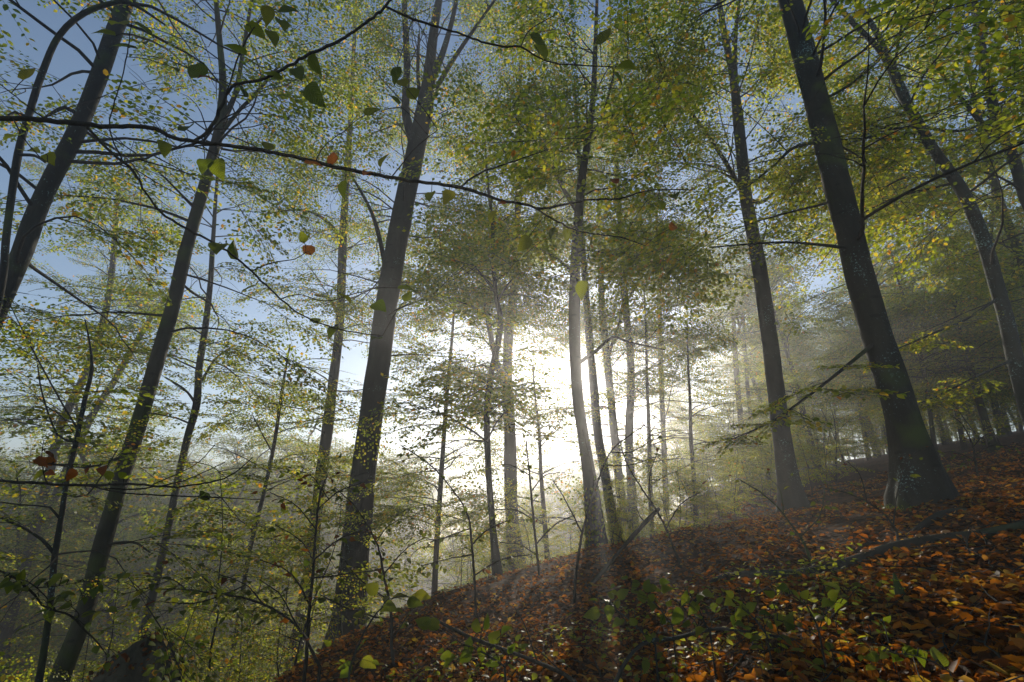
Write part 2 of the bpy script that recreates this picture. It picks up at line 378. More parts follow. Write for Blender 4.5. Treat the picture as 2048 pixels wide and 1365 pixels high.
def put_sprays(lm, tm, pos, dirs, sc, r, res, tilt=.16, near=3.2, gaps=True):
    if not len(pos): return
    pos, dirs, sc = np.array(pos), np.array(dirs), np.array(sc)
    k = in_view(pos, near)
    if gaps:
        k &= thin(pos + dirs * .5, r) & (clump(pos) > -.5) & clear_front(pos + dirs * .3, r) & clear_front(pos + dirs * .8, r) & sunlit_lanes(pos + dirs * .5, r)
    pos, dirs, sc = pos[k], dirs[k], sc[k]
    if not len(pos): return
    nrm = np.stack([r.normal(0, tilt, len(pos)), r.normal(0, tilt, len(pos)), np.ones(len(pos))], -1)
    R = frames(dirs, nrm); v = r.integers(0, len(SPRAYS), len(pos))
    for i in range(len(SPRAYS)):
        s = v == i
        if s.any():
            put_copies(lm, SPR[res][i][0], pos[s], R[s], sc[s]); put_copies(tm, SPR[res][i][1], pos[s], R[s], sc[s])

def branch_path(r, p0, d, L, n=8, rise=.0, wob=.16):
    pts = [np.array(p0, float)]; d = unit(d)
    for k in range(n):
        d = unit(d + np.array([r.normal(0, wob), r.normal(0, wob), r.normal(0, wob * .6) + rise / n])); pts.append(pts[-1] + d * L / n)
    return np.array(pts)

def grow_limb(r, tm, pos, dirs, sc, p0, d, L, r0, dens=1.0, rise=-.5, sides=5, sub=True):
    """a limb with side branches; leaf sprays are collected along it"""
    q = branch_path(r, p0, d, L, n=max(5, int(L / .35)), rise=rise)
    if in_view(q, 2.0).any():
        tube(tm, q, r0 * (1 - np.linspace(0, 1, len(q)) * .82), sides)
    s = np.r_[0, np.cumsum(np.linalg.norm(np.diff(q, axis=0), axis=1))]; side = 1
    for dist in np.arange(.28 * L, L, .30 / dens):
        i = min(np.searchsorted(s, dist), len(q) - 1); tg = unit(q[i] - q[i - 1]); side = -side
        lat = unit(np.cross(tg, [0, 0, 1])) * side
        dd = unit(tg * r.uniform(.4, 1) + lat * r.uniform(.4, 1.1) + np.array([0, 0, r.normal(-.03, .18)]))
        if sub and dist < .75 * L and r.random() < .42 and L > 1.4:
            grow_limb(r, tm, pos, dirs, sc, q[i], dd, L * r.uniform(.3, .5), r0 * .4, dens, -.3, 3, False)
        else:
            pos.append(q[i]); dirs.append(dd); sc.append(r.uniform(.7, 1.15))
    pos.append(q[-1]); dirs.append(unit(q[-1] - q[-2])); sc.append(r.uniform(.7, 1.1))

# ------------------------------------------------------------------ trees
def px_path(pts, d, d1=None):
    """photo points (px, py, width) at depth d (drifting to d1) -> positions and radii"""
    n = len(pts); out = []
    for k, (a, b, w) in enumerate(pts):
        dd = d if d1 is None else d + (d1 - d) * k / (n - 1)
        j = max(k, 1); sl = math.atan2(abs(pts[j][0] - pts[j - 1][0]), abs(pts[j][1] - pts[j - 1][1]) + 1e-6)
        sl = math.cos(sl) if sl < .7 else 1.0; wide_ = math.sqrt(1 + ((a - 1024) / FPX) ** 2)       # slanted stems, and the lens's stretch off axis
        p = at(a, b, dd); out.append([*p, .5 * w * sl / wide_ * (p[1] * CP + p[2] * SP) / FPX])
    return np.array(out)

TOP = 18.5
def tree(name, label, d, pts, limbs=(), crown=None, mat='bark', flare=.3, roots=5, group=None, sides=18, cat='tree', leaf='leaf', res='lo', seed=0, dtop=None):
    r = np.random.default_rng(1000 + seed)
    q = px_path(pts, d, dtop)
    g0 = q[0]; dv = (q[0] - q[1]); dv = dv / abs(dv[2]) if abs(dv[2]) > 1e-6 else np.array([0, 0, -1, 0])
    gz = float(ground_z(q[0][0], q[0][1]))
    if q[0][2] > gz - .15:                                 # carry the stem down into the ground
        drop = q[0][2] - gz + .3; f = q[0].copy(); f[:3] = f[:3] + np.array([dv[0] * drop * .6, 0, -drop]); f[3] *= 1.06
        f[2] = float(ground_z(f[0], f[1])) - .3; q = np.vstack([f, q])
    base = np.array([q[0][0], q[0][1], float(ground_z(q[0][0], q[0][1]))])
    if pts[-1][1] < 30 and crown:                          # and up past the frame
        up = q[-1] - q[-2]; up /= np.linalg.norm(up[:3]); h = max(.5, (TOP - 3 - q[-1][2])); 
        e = q[-1].copy(); e[:3] = e[:3] + up[:3] * h * .5; e[3] *= .6; e2 = e.copy(); e2[:3] = e2[:3] + up[:3] * h * .5; e2[3] *= .45; q = np.vstack([q, e, e2])
    q = smooth_path(q, .16); q[:, 3] = np.maximum(q[:, 3], .006)
    t = thing(name, label, cat, base, group)
    z0 = base[2]; sw = float(.28 + q[0, 3] * .7); k1 = r.integers(4, 7); ph = r.uniform(0, 6)
    def fl(s, th):
        zz = np.maximum(s - .3, 0)
        return 1 + flare * np.exp(-zz / sw) * (1 + .45 * np.cos(k1 * th + ph) + .2 * np.cos(2 * th + ph))
    b = MB(); tube(b, q[:, :3], q[:, 3], sides, .035, seed, fl if flare else None)
    trunk = b.build('trunk', M[mat], t)
    src = [q]
    for li, (lp, ld) in enumerate(limbs):
        l = px_path(lp, d, ld)
        i0 = np.argmin(np.linalg.norm(q[:, :3] - l[0, :3], axis=1)); l[0, :3] = q[i0, :3]
        if lp[-1][1] < 25:
            up = l[-1] - l[-2]; up /= np.linalg.norm(up[:3]); e = l[-1].copy(); e[:3] += up[:3] * 2.2; e[3] *= .5; l = np.vstack([l, e])
        l = smooth_path(l, .14); l[:, 3] = np.maximum(l[:, 3], .005)
        b = MB(); tube(b, l[:, :3], l[:, 3], 10, .04, seed * 7 + li); b.build('limb', M[mat], t); src.append(l)
    if crown:
        zlo, n, L, dens = crown['z'], crown['n'], crown['L'], crown.get('dens', 1)
        lm, tm = MB(), MB(); pos, dirs, sc = [], [], []
        cand = np.vstack([s[(s[:, 2] > zlo) & (s[:, 2] < TOP - 1.5)] for s in src])
        if len(cand):
            wts = np.linspace(1, 1, len(cand)); az = r.uniform(0, 6.28)
            for k in range(n):
                c = cand[r.integers(0, len(cand))]; az += 2.4 + r.normal(0, .35)
                hf = np.clip((c[2] - zlo) / max(1, TOP - zlo), 0, 1); el = math.radians(12 + 38 * hf + r.normal(0, 9))
                dv = np.array([math.cos(az) * math.cos(el), math.sin(az) * math.cos(el), math.sin(el)])
                ln = L * (1 - .35 * hf) * r.uniform(.6, 1.15)
                grow_limb(r, tm, pos, dirs, sc, c[:3], dv, ln, min(c[3] * .36, .008 + .0065 * ln), dens)
        put_sprays(lm, tm, pos, dirs, sc, r, res)
        pos, dirs, sc = [], [], []; sg = 1
        for s in src[1:]:                                   # leaf sprays along the thin outer half of the drawn limbs
            for k in range(len(s) // 3, len(s), 2):
                c = s[k]; sg = -sg
                if c[3] > .035 or c[2] > TOP - 1: continue
                tg = unit(c[:3] - s[k - 1][:3]); lat = unit(np.cross(tg, [0, 0, 1]) + 1e-6) * sg
                pos.append(c[:3]); dirs.append(unit(tg * r.uniform(.3, 1) + lat * r.uniform(.3, 1) + np.array([0, 0, r.normal(-.05, .15)]))); sc.append(r.uniform(.4, .85))
        put_sprays(lm, tm, pos, dirs, sc, r, res, near=2.5, gaps=False)
        if lm.n:
            cr = lm.build('crown', M[leaf], t, 'stuff'); tm.build('twigs', M['twig'], cr, 'stuff')
    return t

TREES = []
def plant(*a, **k): TREES.append((a, k))
plant('beech_tree', 'tall dark beech trunk slanting in from the left edge up to the top left', 6.0,
     [(-330, 1330, 62), (-120, 880, 54), (0, 610, 50), (40, 515, 48), (88, 390, 46), (150, 270, 43), (195, 160, 40), (232, 55, 38), (265, -30, 34)],
     limbs=[([(165, 245, 12), (130, 215, 9), (90, 235, 6), (40, 260, 4)], 5.4)],
     crown=dict(z=3.2, n=35, L=3.6, dens=.8), mat='bark_dark', seed=1, res='mid')
plant('young_beech', 'thin dark stem arching over at the left edge onto the slanting beech', 5.0,
     [(-90, 900, 20), (-25, 690, 19), (5, 560, 18), (14, 460, 18), (36, 310, 18), (56, 235, 17), (85, 145, 17), (118, 72, 15), (170, 26, 13), (240, 4, 11), (275, 14, 8), (330, 50, 4)],
     limbs=[([(55, 235, 9), (30, 225, 8), (5, 240, 6)], 4.7), ([(38, 305, 9), (70, 312, 8), (90, 325, 5)], 4.8)],
     mat='bark_dark', flare=.3, sides=10, seed=2)
plant('beech_tree', 'stout dark beech with mossy edge rising from the lower left corner', 8.0,
     [(100, 1420, 56), (130, 1330, 50), (168, 1230, 44), (205, 1090, 40), (245, 950, 39), (277, 850, 37), (310, 735, 35), (345, 615, 32), (372, 500, 28), (395, 420, 26), (420, 330, 24), (440, 250, 22), (446, 170, 16), (440, 90, 13), (432, 0, 10)],
     limbs=[([(440, 250, 16), (470, 190, 12), (485, 110, 9), (500, 20, 7)], 8.3), ([(436, 275, 14), (480, 220, 10), (505, 195, 8), (560, 130, 5)], 7.7),
            ([(255, 905, 9), (215, 925, 7), (170, 935, 5), (60, 925, 3)], 7.4), ([(235, 1080, 8), (265, 1085, 6), (300, 1105, 4)], 7.6)],
     crown=dict(z=2.8, n=45, L=3.2, dens=.9), mat='bark_moss', seed=3, flare=.5)
plant('beech_tree', 'slimmer crooked grey tree just behind the stout mossy-edged beech', 12.0,
     [(262, 1365, 24), (290, 1255, 20), (325, 1110, 18), (345, 1015, 17), (358, 950, 16), (375, 875, 16), (393, 810, 17), (398, 740, 15), (410, 660, 14), (420, 575, 12), (425, 500, 10), (430, 420, 8), (436, 330, 5)],
     limbs=[([(393, 812, 8), (370, 780, 6), (330, 755, 4)], 11), ([(398, 770, 8), (430, 720, 6), (470, 690, 4)], 12.5)],
     crown=dict(z=2.2, n=29, L=2.6, dens=1), seed=4)
plant('beech_tree', 'pale hazy trunk furthest left, seen behind thin branches', 18.0,
     [(70, 1060, 24), (120, 860, 21), (172, 745, 19), (205, 650, 17), (222, 560, 14), (230, 470, 11), (236, 380, 7)],
     crown=dict(z=2.5, n=40, L=3.4, dens=.9), seed=5)
plant('beech_tree', 'pale hazy tree leaning strongly right of the furthest left pale trunk', 20.0,
     [(80, 1070, 22), (175, 850, 18), (230, 760, 17), (275, 680, 15), (310, 625, 12), (350, 570, 7)],
     crown=dict(z=3.5, n=32, L=3.2, dens=.9), seed=6)
plant('beech_tree', 'slender pale tree standing left of the thick forked beech', 14.0,
     [(585, 1330, 34), (610, 1200, 29), (636, 1000, 25), (652, 880, 24), (668, 750, 20), (680, 640, 18), (685, 500, 17), (690, 400, 14), (700, 260, 11), (706, 130, 8), (712, 10, 6)],
     limbs=[([(685, 480, 9), (650, 440, 7), (600, 420, 5), (520, 430, 3)], 13), ([(680, 640, 9), (660, 600, 7), (630, 590, 5)], 14.5)],
     crown=dict(z=2.0, n=52, L=2.6, dens=.8), seed=7)
plant('beech_tree', 'thick grey beech left of centre that forks into several upright limbs', 11.0,
     [(690, 1290, 74), (703, 1180, 64), (713, 1080, 58), (722, 990, 53), (736, 880, 50), (755, 740, 47), (775, 600, 45), (793, 490, 43), (812, 390, 41), (832, 300, 38), (850, 215, 34), (860, 130, 22), (868, 60, 18), (880, -10, 13)],
     limbs=[([(830, 300, 26), (812, 225, 17), (814, 130, 14), (808, 0, 11)], 11.2), ([(858, 180, 18), (884, 110, 13), (902, 50, 10), (915, -10, 8)], 10.8),
            ([(850, 225, 16), (888, 150, 11), (930, 85, 9), (990, 0, 6)], 10.3), ([(780, 590, 10), (768, 520, 10), (745, 430, 8), (700, 345, 5)], 11.5), ([(838, 240, 9), (836, 150, 7), (838, 70, 5)], 11.4)],
     crown=dict(z=3.2, n=72, L=3.2, dens=.85), mat='bark', seed=8, sides=24)
plant('beech_tree', 'thin dark crooked stem left of the pale tree with flared foot', 9.5,
     [(998, 1172, 15), (990, 1100, 14), (981, 1000, 13), (975, 900, 12), (974, 810, 12), (984, 740, 12), (996, 685, 13), (1001, 640, 12), (992, 590, 9), (987, 520, 8), (984, 440, 7), (975, 360, 5), (970, 280, 3)],
     limbs=[([(998, 600, 6), (1015, 570, 4), (1040, 545, 3)], 9), ([(993, 590, 5), (960, 545, 4), (935, 520, 3)], 9.8)],
     crown=dict(z=.9, n=30, L=2.4, dens=1.1), mat='bark_dark', flare=.4, sides=12, seed=9)
plant('beech_tree', 'pale sunlit-haze trunk with widely flared foot at the crest of the leaf slope', 14.0,
     [(1038, 1168, 40), (1030, 1100, 32), (1022, 1000, 26), (1020, 870, 24), (1014, 760, 21), (1020, 640, 18), (1030, 560, 16), (1035, 430, 13), (1038, 300, 10), (1040, 160, 7), (1046, 20, 5)],
     limbs=[([(1016, 790, 14), (985, 690, 12), (965, 560, 9), (955, 430, 6)], 15)],
     crown=dict(z=2.2, n=50, L=2.8, dens=1.0), seed=10, flare=.4)
plant('beech_tree', 'dark central beech trunk against the sun glare, its foot wrapped in ivy', 10.0,
     [(1198, 1128, 42), (1190, 1050, 36), (1180, 960, 28), (1166, 870, 24), (1155, 790, 23), (1150, 700, 22), (1149, 600, 22), (1152, 500, 20), (1157, 430, 18), (1165, 350, 16), (1176, 280, 14), (1186, 200, 12), (1190, 110, 9), (1194, 0, 6)],
     limbs=[([(1150, 545, 8), (1110, 515, 6), (1060, 490, 4), (990, 455, 3)], 9.4), ([(1155, 430, 10), (1120, 365, 9), (1092, 300, 7), (1050, 220, 5), (1000, 150, 3)], 10.5),
            ([(1160, 728, 9), (1195, 700, 7), (1225, 675, 5), (1260, 685, 4), (1330, 700, 3)], 9.6), ([(1175, 285, 9), (1205, 230, 7), (1225, 160, 5), (1250, 60, 3)], 10.2)],
     crown=dict(z=5.2, n=50, L=3.0, dens=1.15), mat='bark_mid', seed=11)
plant('beech_tree', 'pale curved trunk immediately right of the dark central beech', 15.5,
     [(1228, 1060, 22), (1212, 960, 19), (1196, 870, 18), (1187, 770, 17), (1177, 660, 15), (1170, 560, 13), (1164, 470, 10), (1158, 330, 7), (1150, 180, 5)],
     crown=dict(z=8.0, n=20, L=3.0, dens=1.0), seed=12)
plant('beech_tree', 'pale trunk with a broad side limb, second right of the central beech', 17.5,
     [(1250, 1070, 20), (1238, 960, 18), (1228, 860, 16), (1218, 760, 16), (1210, 680, 15), (1203, 600, 12), (1200, 520, 9), (1198, 400, 6)],
     limbs=[([(1216, 720, 8), (1240, 640, 6), (1250, 570, 5), (1262, 480, 3)], 17)],
     crown=dict(z=2.5, n=44, L=2.8, dens=1.0), seed=13)
plant('beech_tree', 'pale straight trunk, third right of the central beech', 16.5,
     [(1268, 1060, 21), (1262, 960, 17), (1258, 880, 16), (1262, 770, 16), (1259, 690, 15), (1250, 600, 14), (1243, 480, 12), (1236, 380, 10), (1231, 290, 8), (1225, 130, 5), (1220, 10, 4)],
     limbs=[([(1250, 610, 6), (1280, 560, 4), (1320, 535, 3)], 16)],
     crown=dict(z=2.5, n=56, L=2.8, dens=1.0), seed=14)
plant('beech_tree', 'slim pale stem in the haze between the centre and the tall forked tree', 20.0,
     [(1334, 1060, 13), (1329, 920, 11), (1324, 800, 10), (1321, 690, 10), (1319, 600, 9), (1316, 500, 7), (1312, 400, 4)],
     crown=dict(z=2.0, n=60, L=3.0, dens=1.0), seed=15)
plant('beech_tree', 'faint hazy tree with many steep limbs left of the tall forked tree', 27.0,
     [(1492, 1000, 13), (1482, 850, 12), (1474, 760, 11), (1468, 660, 9), (1464, 590, 6), (1460, 500, 4)],
     limbs=[([(1472, 720, 5), (1450, 660, 4), (1425, 610, 3)], 27), ([(1470, 690, 5), (1485, 630, 4), (1492, 570, 3)], 27)],
     crown=dict(z=4, n=44, L=3.2, dens=.9), seed=16)
plant('beech_tree', 'faint thin hazy stem just left of the tall forked tree', 28.0,
     [(1512, 1000, 9), (1502, 850, 8), (1494, 760, 8), (1488, 660, 6), (1486, 560, 4)],
     crown=dict(z=11, n=18, L=2.8, dens=.9), seed=17)
plant('beech_tree', 'tall dark tree right of centre, forked near the top, rising out of the mist', 10.0,
     [(1588, 1012, 54), (1576, 950, 45), (1562, 860, 39), (1549, 760, 36), (1535, 650, 33), (1519, 540, 31), (1505, 465, 28), (1492, 395, 26), (1485, 320, 24), (1476, 235, 22), (1466, 155, 16), (1448, 65, 13), (1436, -10, 10)],
     limbs=[([(1474, 215, 13), (1470, 130, 10), (1472, 60, 8), (1480, -10, 6)], 10.3), ([(1492, 400, 9), (1525, 405, 7), (1565, 365, 5), (1600, 330, 3)], 9.6),
            ([(1482, 395, 12), (1448, 320, 10), (1400, 250, 8), (1350, 180, 6), (1310, 110, 4)], 9.4)],
     crown=dict(z=4.6, n=64, L=3.0, dens=1.0), mat='bark', flare=.45, seed=18, leaf='leaf_y')
plant('beech_tree', 'massive dark beech at right with flared mossy foot on the leaf slope', 6.2,
     [(1856, 1050, 112), (1842, 970, 96), (1822, 890, 84), (1790, 785, 74), (1757, 680, 68), (1727, 580, 64), (1702, 480, 60), (1682, 400, 58), (1658, 300, 56), (1637, 220, 53), (1612, 120, 50), (1590, 40, 47), (1575, -15, 46)],
     limbs=[([(1612, 290, 8), (1590, 295, 7), (1550, 330, 5), (1500, 370, 3)], 5.4), ([(1690, 500, 9), (1640, 490, 7), (1560, 485, 5), (1420, 495, 3)], 5.2),
            ([(1760, 690, 11), (1690, 735, 8), (1620, 790, 6), (1540, 845, 4), (1450, 885, 3)], 4.9), ([(1660, 205, 8), (1700, 170, 6), (1760, 120, 4)], 5.6)],
     crown=dict(z=3.4, n=45, L=3.2, dens=.9), mat='bark_dark', seed=19, sides=36, flare=.5, leaf='leaf_y', res='mid')
plant('beech_tree', 'lichen-spotted sinuous beech at right leaning left, with horizontal side limbs', 8.0,
     [(2105, 930, 46), (2062, 840, 42), (2038, 750, 39), (2016, 655, 37), (1996, 580, 35), (1976, 510, 34), (1955, 450, 33), (1930, 392, 32), (1896, 340, 31), (1862, 292, 29), (1832, 240, 28), (1806, 190, 26), (1780, 130, 23), (1750, 90, 15), (1702, 42, 12), (1655, -10, 9)],
     limbs=[([(1782, 135, 17), (1755, 70, 14), (1722, 15, 12), (1705, -20, 10)], 8.2), ([(1835, 255, 9), (1785, 258, 7), (1745, 250, 5), (1700, 238, 3)], 7.4),
            ([(1828, 268, 9), (1762, 270, 7), (1700, 288, 5), (1640, 320, 3)], 7.2), ([(1850, 245, 9), (1895, 262, 8), (1940, 258, 6), (1985, 235, 4)], 8.4),
            ([(1892, 360, 8), (1815, 355, 6), (1775, 372, 4)], 7.5), ([(2000, 600, 9), (1930, 640, 7), (1860, 670, 5), (1790, 700, 3)], 7), ([(2030, 720, 8), (1960, 750, 6), (1880, 790, 4), (1820, 815, 3)], 7.2)],
     crown=dict(z=3.6, n=54, L=3.0, dens=1.1), mat='bark_lichen', seed=20, sides=22, leaf='leaf_y', res='mid')
plant('beech_tree', 'dark forked beech in the top right corner', 10.0,
     [(2230, 760, 36), (2130, 560, 32), (2052, 400, 28), (2030, 325, 27), (2005, 270, 25), (1990, 228, 23), (1975, 165, 21), (1962, 85, 19), (1945, -10, 16)],
     limbs=[([(2012, 285, 18), (1965, 248, 14), (1925, 200, 12), (1895, 165, 9), (1860, 110, 6)], 9.6)],
     crown=dict(z=5.5, n=54, L=3.0, dens=1.2), mat='bark_dark', seed=21, leaf='leaf_y')
plant('beech_tree', 'ivy-flecked dark trunk between the sinuous beech and the right edge', 13.0,
     [(2140, 740, 32), (2080, 600, 28), (2015, 450, 24), (1990, 370, 21), (1970, 290, 18), (1950, 200, 14), (1930, 90, 10), (1912, 0, 8)],
     crown=dict(z=5.0, n=54, L=3.0, dens=1.2), mat='bark_moss', seed=22, leaf='leaf_y')
plant('beech_tree', 'crooked dark trunk in the shady wood right of the massive beech', 15.0,
     [(1990, 905, 22), (1972, 850, 19), (1955, 790, 17), (1940, 730, 14), (1925, 680, 10), (1905, 600, 6)],
     limbs=[([(1945, 745, 5), (1925, 735, 4), (1900, 750, 3)], 14.5)],
     crown=dict(z=4.2, n=45, L=2.6, dens=1.2), mat='bark_dark', seed=23)
plant('beech_tree', 'thin dark stem close to the right flank of the massive beech', 16.0,
     [(1868, 885, 11), (1858, 810, 10), (1845, 730, 10), (1828, 660, 9), (1812, 610, 7), (1790, 540, 5)],
     crown=dict(z=4.5, n=35, L=2.6, dens=1.1), mat='bark_dark', seed=24)
plant('beech_tree', 'straight thin dark stem in the shady wood, left of the crooked trunk', 19.0,
     [(1926, 885, 12), (1915, 830, 11), (1903, 770, 9), (1892, 720, 7), (1880, 660, 4)],
     crown=dict(z=5.2, n=35, L=2.6, dens=1.2), mat='bark_dark', seed=25)
plant('beech_tree', 'short thick far trunk low in the shady wood at the right edge', 24.0,
     [(2005, 865, 22), (1995, 830, 18), (1985, 790, 14), (1975, 740, 10), (1965, 680, 6)],
     crown=dict(z=6.5, n=35, L=2.8, dens=1.2), mat='bark_dark', seed=26)
plant('young_beech', 'dark crooked sapling trunk left of the stout mossy-edged beech', 6.0,
     [(62, 1420, 20), (80, 1350, 18), (98, 1230, 16), (110, 1110, 16), (122, 1040, 14), (134, 960, 12), (152, 885, 12), (172, 790, 11), (184, 740, 9), (180, 690, 5), (170, 640, 3)],
     limbs=[([(112, 1105, 9), (85, 1080, 8), (50, 1058, 7), (0, 1035, 6), (-60, 1010, 4)], 5.6), ([(120, 1035, 7), (100, 1015, 5), (40, 1010, 4), (-30, 1000, 3)], 5.7),
            ([(150, 890, 6), (115, 870, 5), (85, 790, 4), (75, 730, 3)], 5.8), ([(158, 850, 6), (120, 800, 5), (60, 690, 4), (10, 590, 2)], 5.7), ([(130, 980, 5), (175, 990, 4), (235, 900, 3)], 6.2)],
     crown=dict(z=-.6, n=18, L=1.6, dens=.8), mat='bark_dark', flare=.3, sides=12, seed=27, res='mid')
plant('young_beech', 'thin slanting grey stem low in the misty gap left of the pale slender tree', 13.0,
     [(452, 1365, 12), (470, 1280, 11), (498, 1110, 10), (528, 985, 9), (550, 880, 8), (566, 770, 6), (580, 690, 3)],
     limbs=[([(545, 905, 4), (520, 860, 3), (505, 830, 2)], 12.6)],
     crown=dict(z=-.5, n=35, L=2.2, dens=1.1), flare=.3, sides=10, seed=28, leaf='leaf_y')
plant('young_beech', 'slender young beech with layered sprays between the crooked stem and the central beech', 12.5,
     [(1096, 1155, 11), (1090, 1050, 10), (1082, 950, 8), (1078, 860, 6), (1070, 790, 4), (1066, 730, 3)],
     crown=dict(z=-.2, n=26, L=1.6, dens=1.1), flare=.2, sides=10, seed=29)
plant('young_beech', 'slim leafy young beech in the bright gap right of the thick forked beech', 14.0,
     [(866, 1235, 13), (874, 1080, 11), (884, 930, 10), (893, 800, 8), (903, 690, 6), (910, 590, 4), (914, 500, 3)],
     crown=dict(z=-.8, n=62, L=2.3, dens=1.1), flare=.2, sides=10, seed=30)
plant('young_beech', 'thin leafy young beech in the haze right of the three pale trunks', 14.0,
     [(1392, 1040, 10), (1388, 960, 9), (1382, 880, 8), (1380, 800, 6), (1376, 720, 4), (1374, 640, 3)],
     crown=dict(z=1.8, n=14, L=1.6, dens=.9), flare=.2, sides=10, seed=31, leaf='leaf_y')
plant('young_beech', 'leafy young beech in the glare between the third pale trunk and the slim pale stem', 15.0,
     [(1304, 1060, 10), (1300, 960, 9), (1298, 860, 8), (1294, 760, 6), (1292, 660, 5), (1288, 580, 3)],
     crown=dict(z=.8, n=46, L=2.3, dens=1.1), flare=.2, sides=10, seed=32)
for a_, k_ in TREES:
    if max(w for _, _, w in a_[3]) > 22 and a_[2] < 13: CLEAR.append((np.array(a_[3], float), a_[2]))
for a_, k_ in TREES: tree(*a_, **k_)

# ------------------------------------------------------------------ single leaves
def big_leaf(seed, curl=.12, wav=.02, width=.36):
    r = np.random.default_rng(seed); ts = np.array([.12, .3, .48, .66, .84]); V = [[0, 0, 0]]
    ph = r.uniform(0, 6); bend = r.uniform(-.12, .12)
    def z(t, y): return .35 * abs(y) * (1 - .6 * curl) - curl * t * t * 1.2 + wav * math.sin(9 * t + ph + (2 if y > 0 else 0)) * (abs(y) > .01)
    for t in ts:
        w = width * math.sin(math.pi * t ** .82) ** .72 * (1.05 - .3 * t) * r.uniform(.9, 1.1)
        c = bend * math.sin(math.pi * t)
        V += [[t - .03, c + w, z(t, w)], [t, c, z(t, 0)], [t - .03, c - w * r.uniform(.93, 1.07), z(t, w)]]
    V.append([1.02, 0, z(1, 0) - .03]); n = len(ts)
    T = [[0, 2, 1], [0, 3, 2]]; Q = []
    for k in range(n - 1):
        a = 1 + 3 * k; Q += [[a, a + 1, a + 4, a + 3], [a + 1, a + 2, a + 5, a + 4]]
    a = 1 + 3 * (n - 1); T += [[a, a + 1, len(V) - 1], [a + 1, a + 2, len(V) - 1]]
    b = MB(); b.add(V, T, Q); return b
def leaf_set(matkey, seeds, **k): return [big_leaf(s, **k).mesh('leaf', M[matkey]) for s in seeds]
LEAVES = {'green': leaf_set('leaf_big', range(5)), 'bright': leaf_set('leaf_bright', range(5, 10), curl=.2), 'orange': leaf_set('leaf_orange', range(10, 14), curl=.35, wav=.06),
          'fallen': leaf_set('litter_big', range(14, 22), curl=.4, wav=.08)}

def leaf_object(parent, kind, p, d, nrm, size, name='leaf'):
    R = frames(np.array([d], float), np.array([nrm], float))[0]
    m = Matrix([[*(R[i] * size), p[i]] for i in range(3)] + [[0, 0, 0, 1]])
    o = obj(name, random.choice(LEAVES[kind]), parent); o.matrix_basis = m; return o

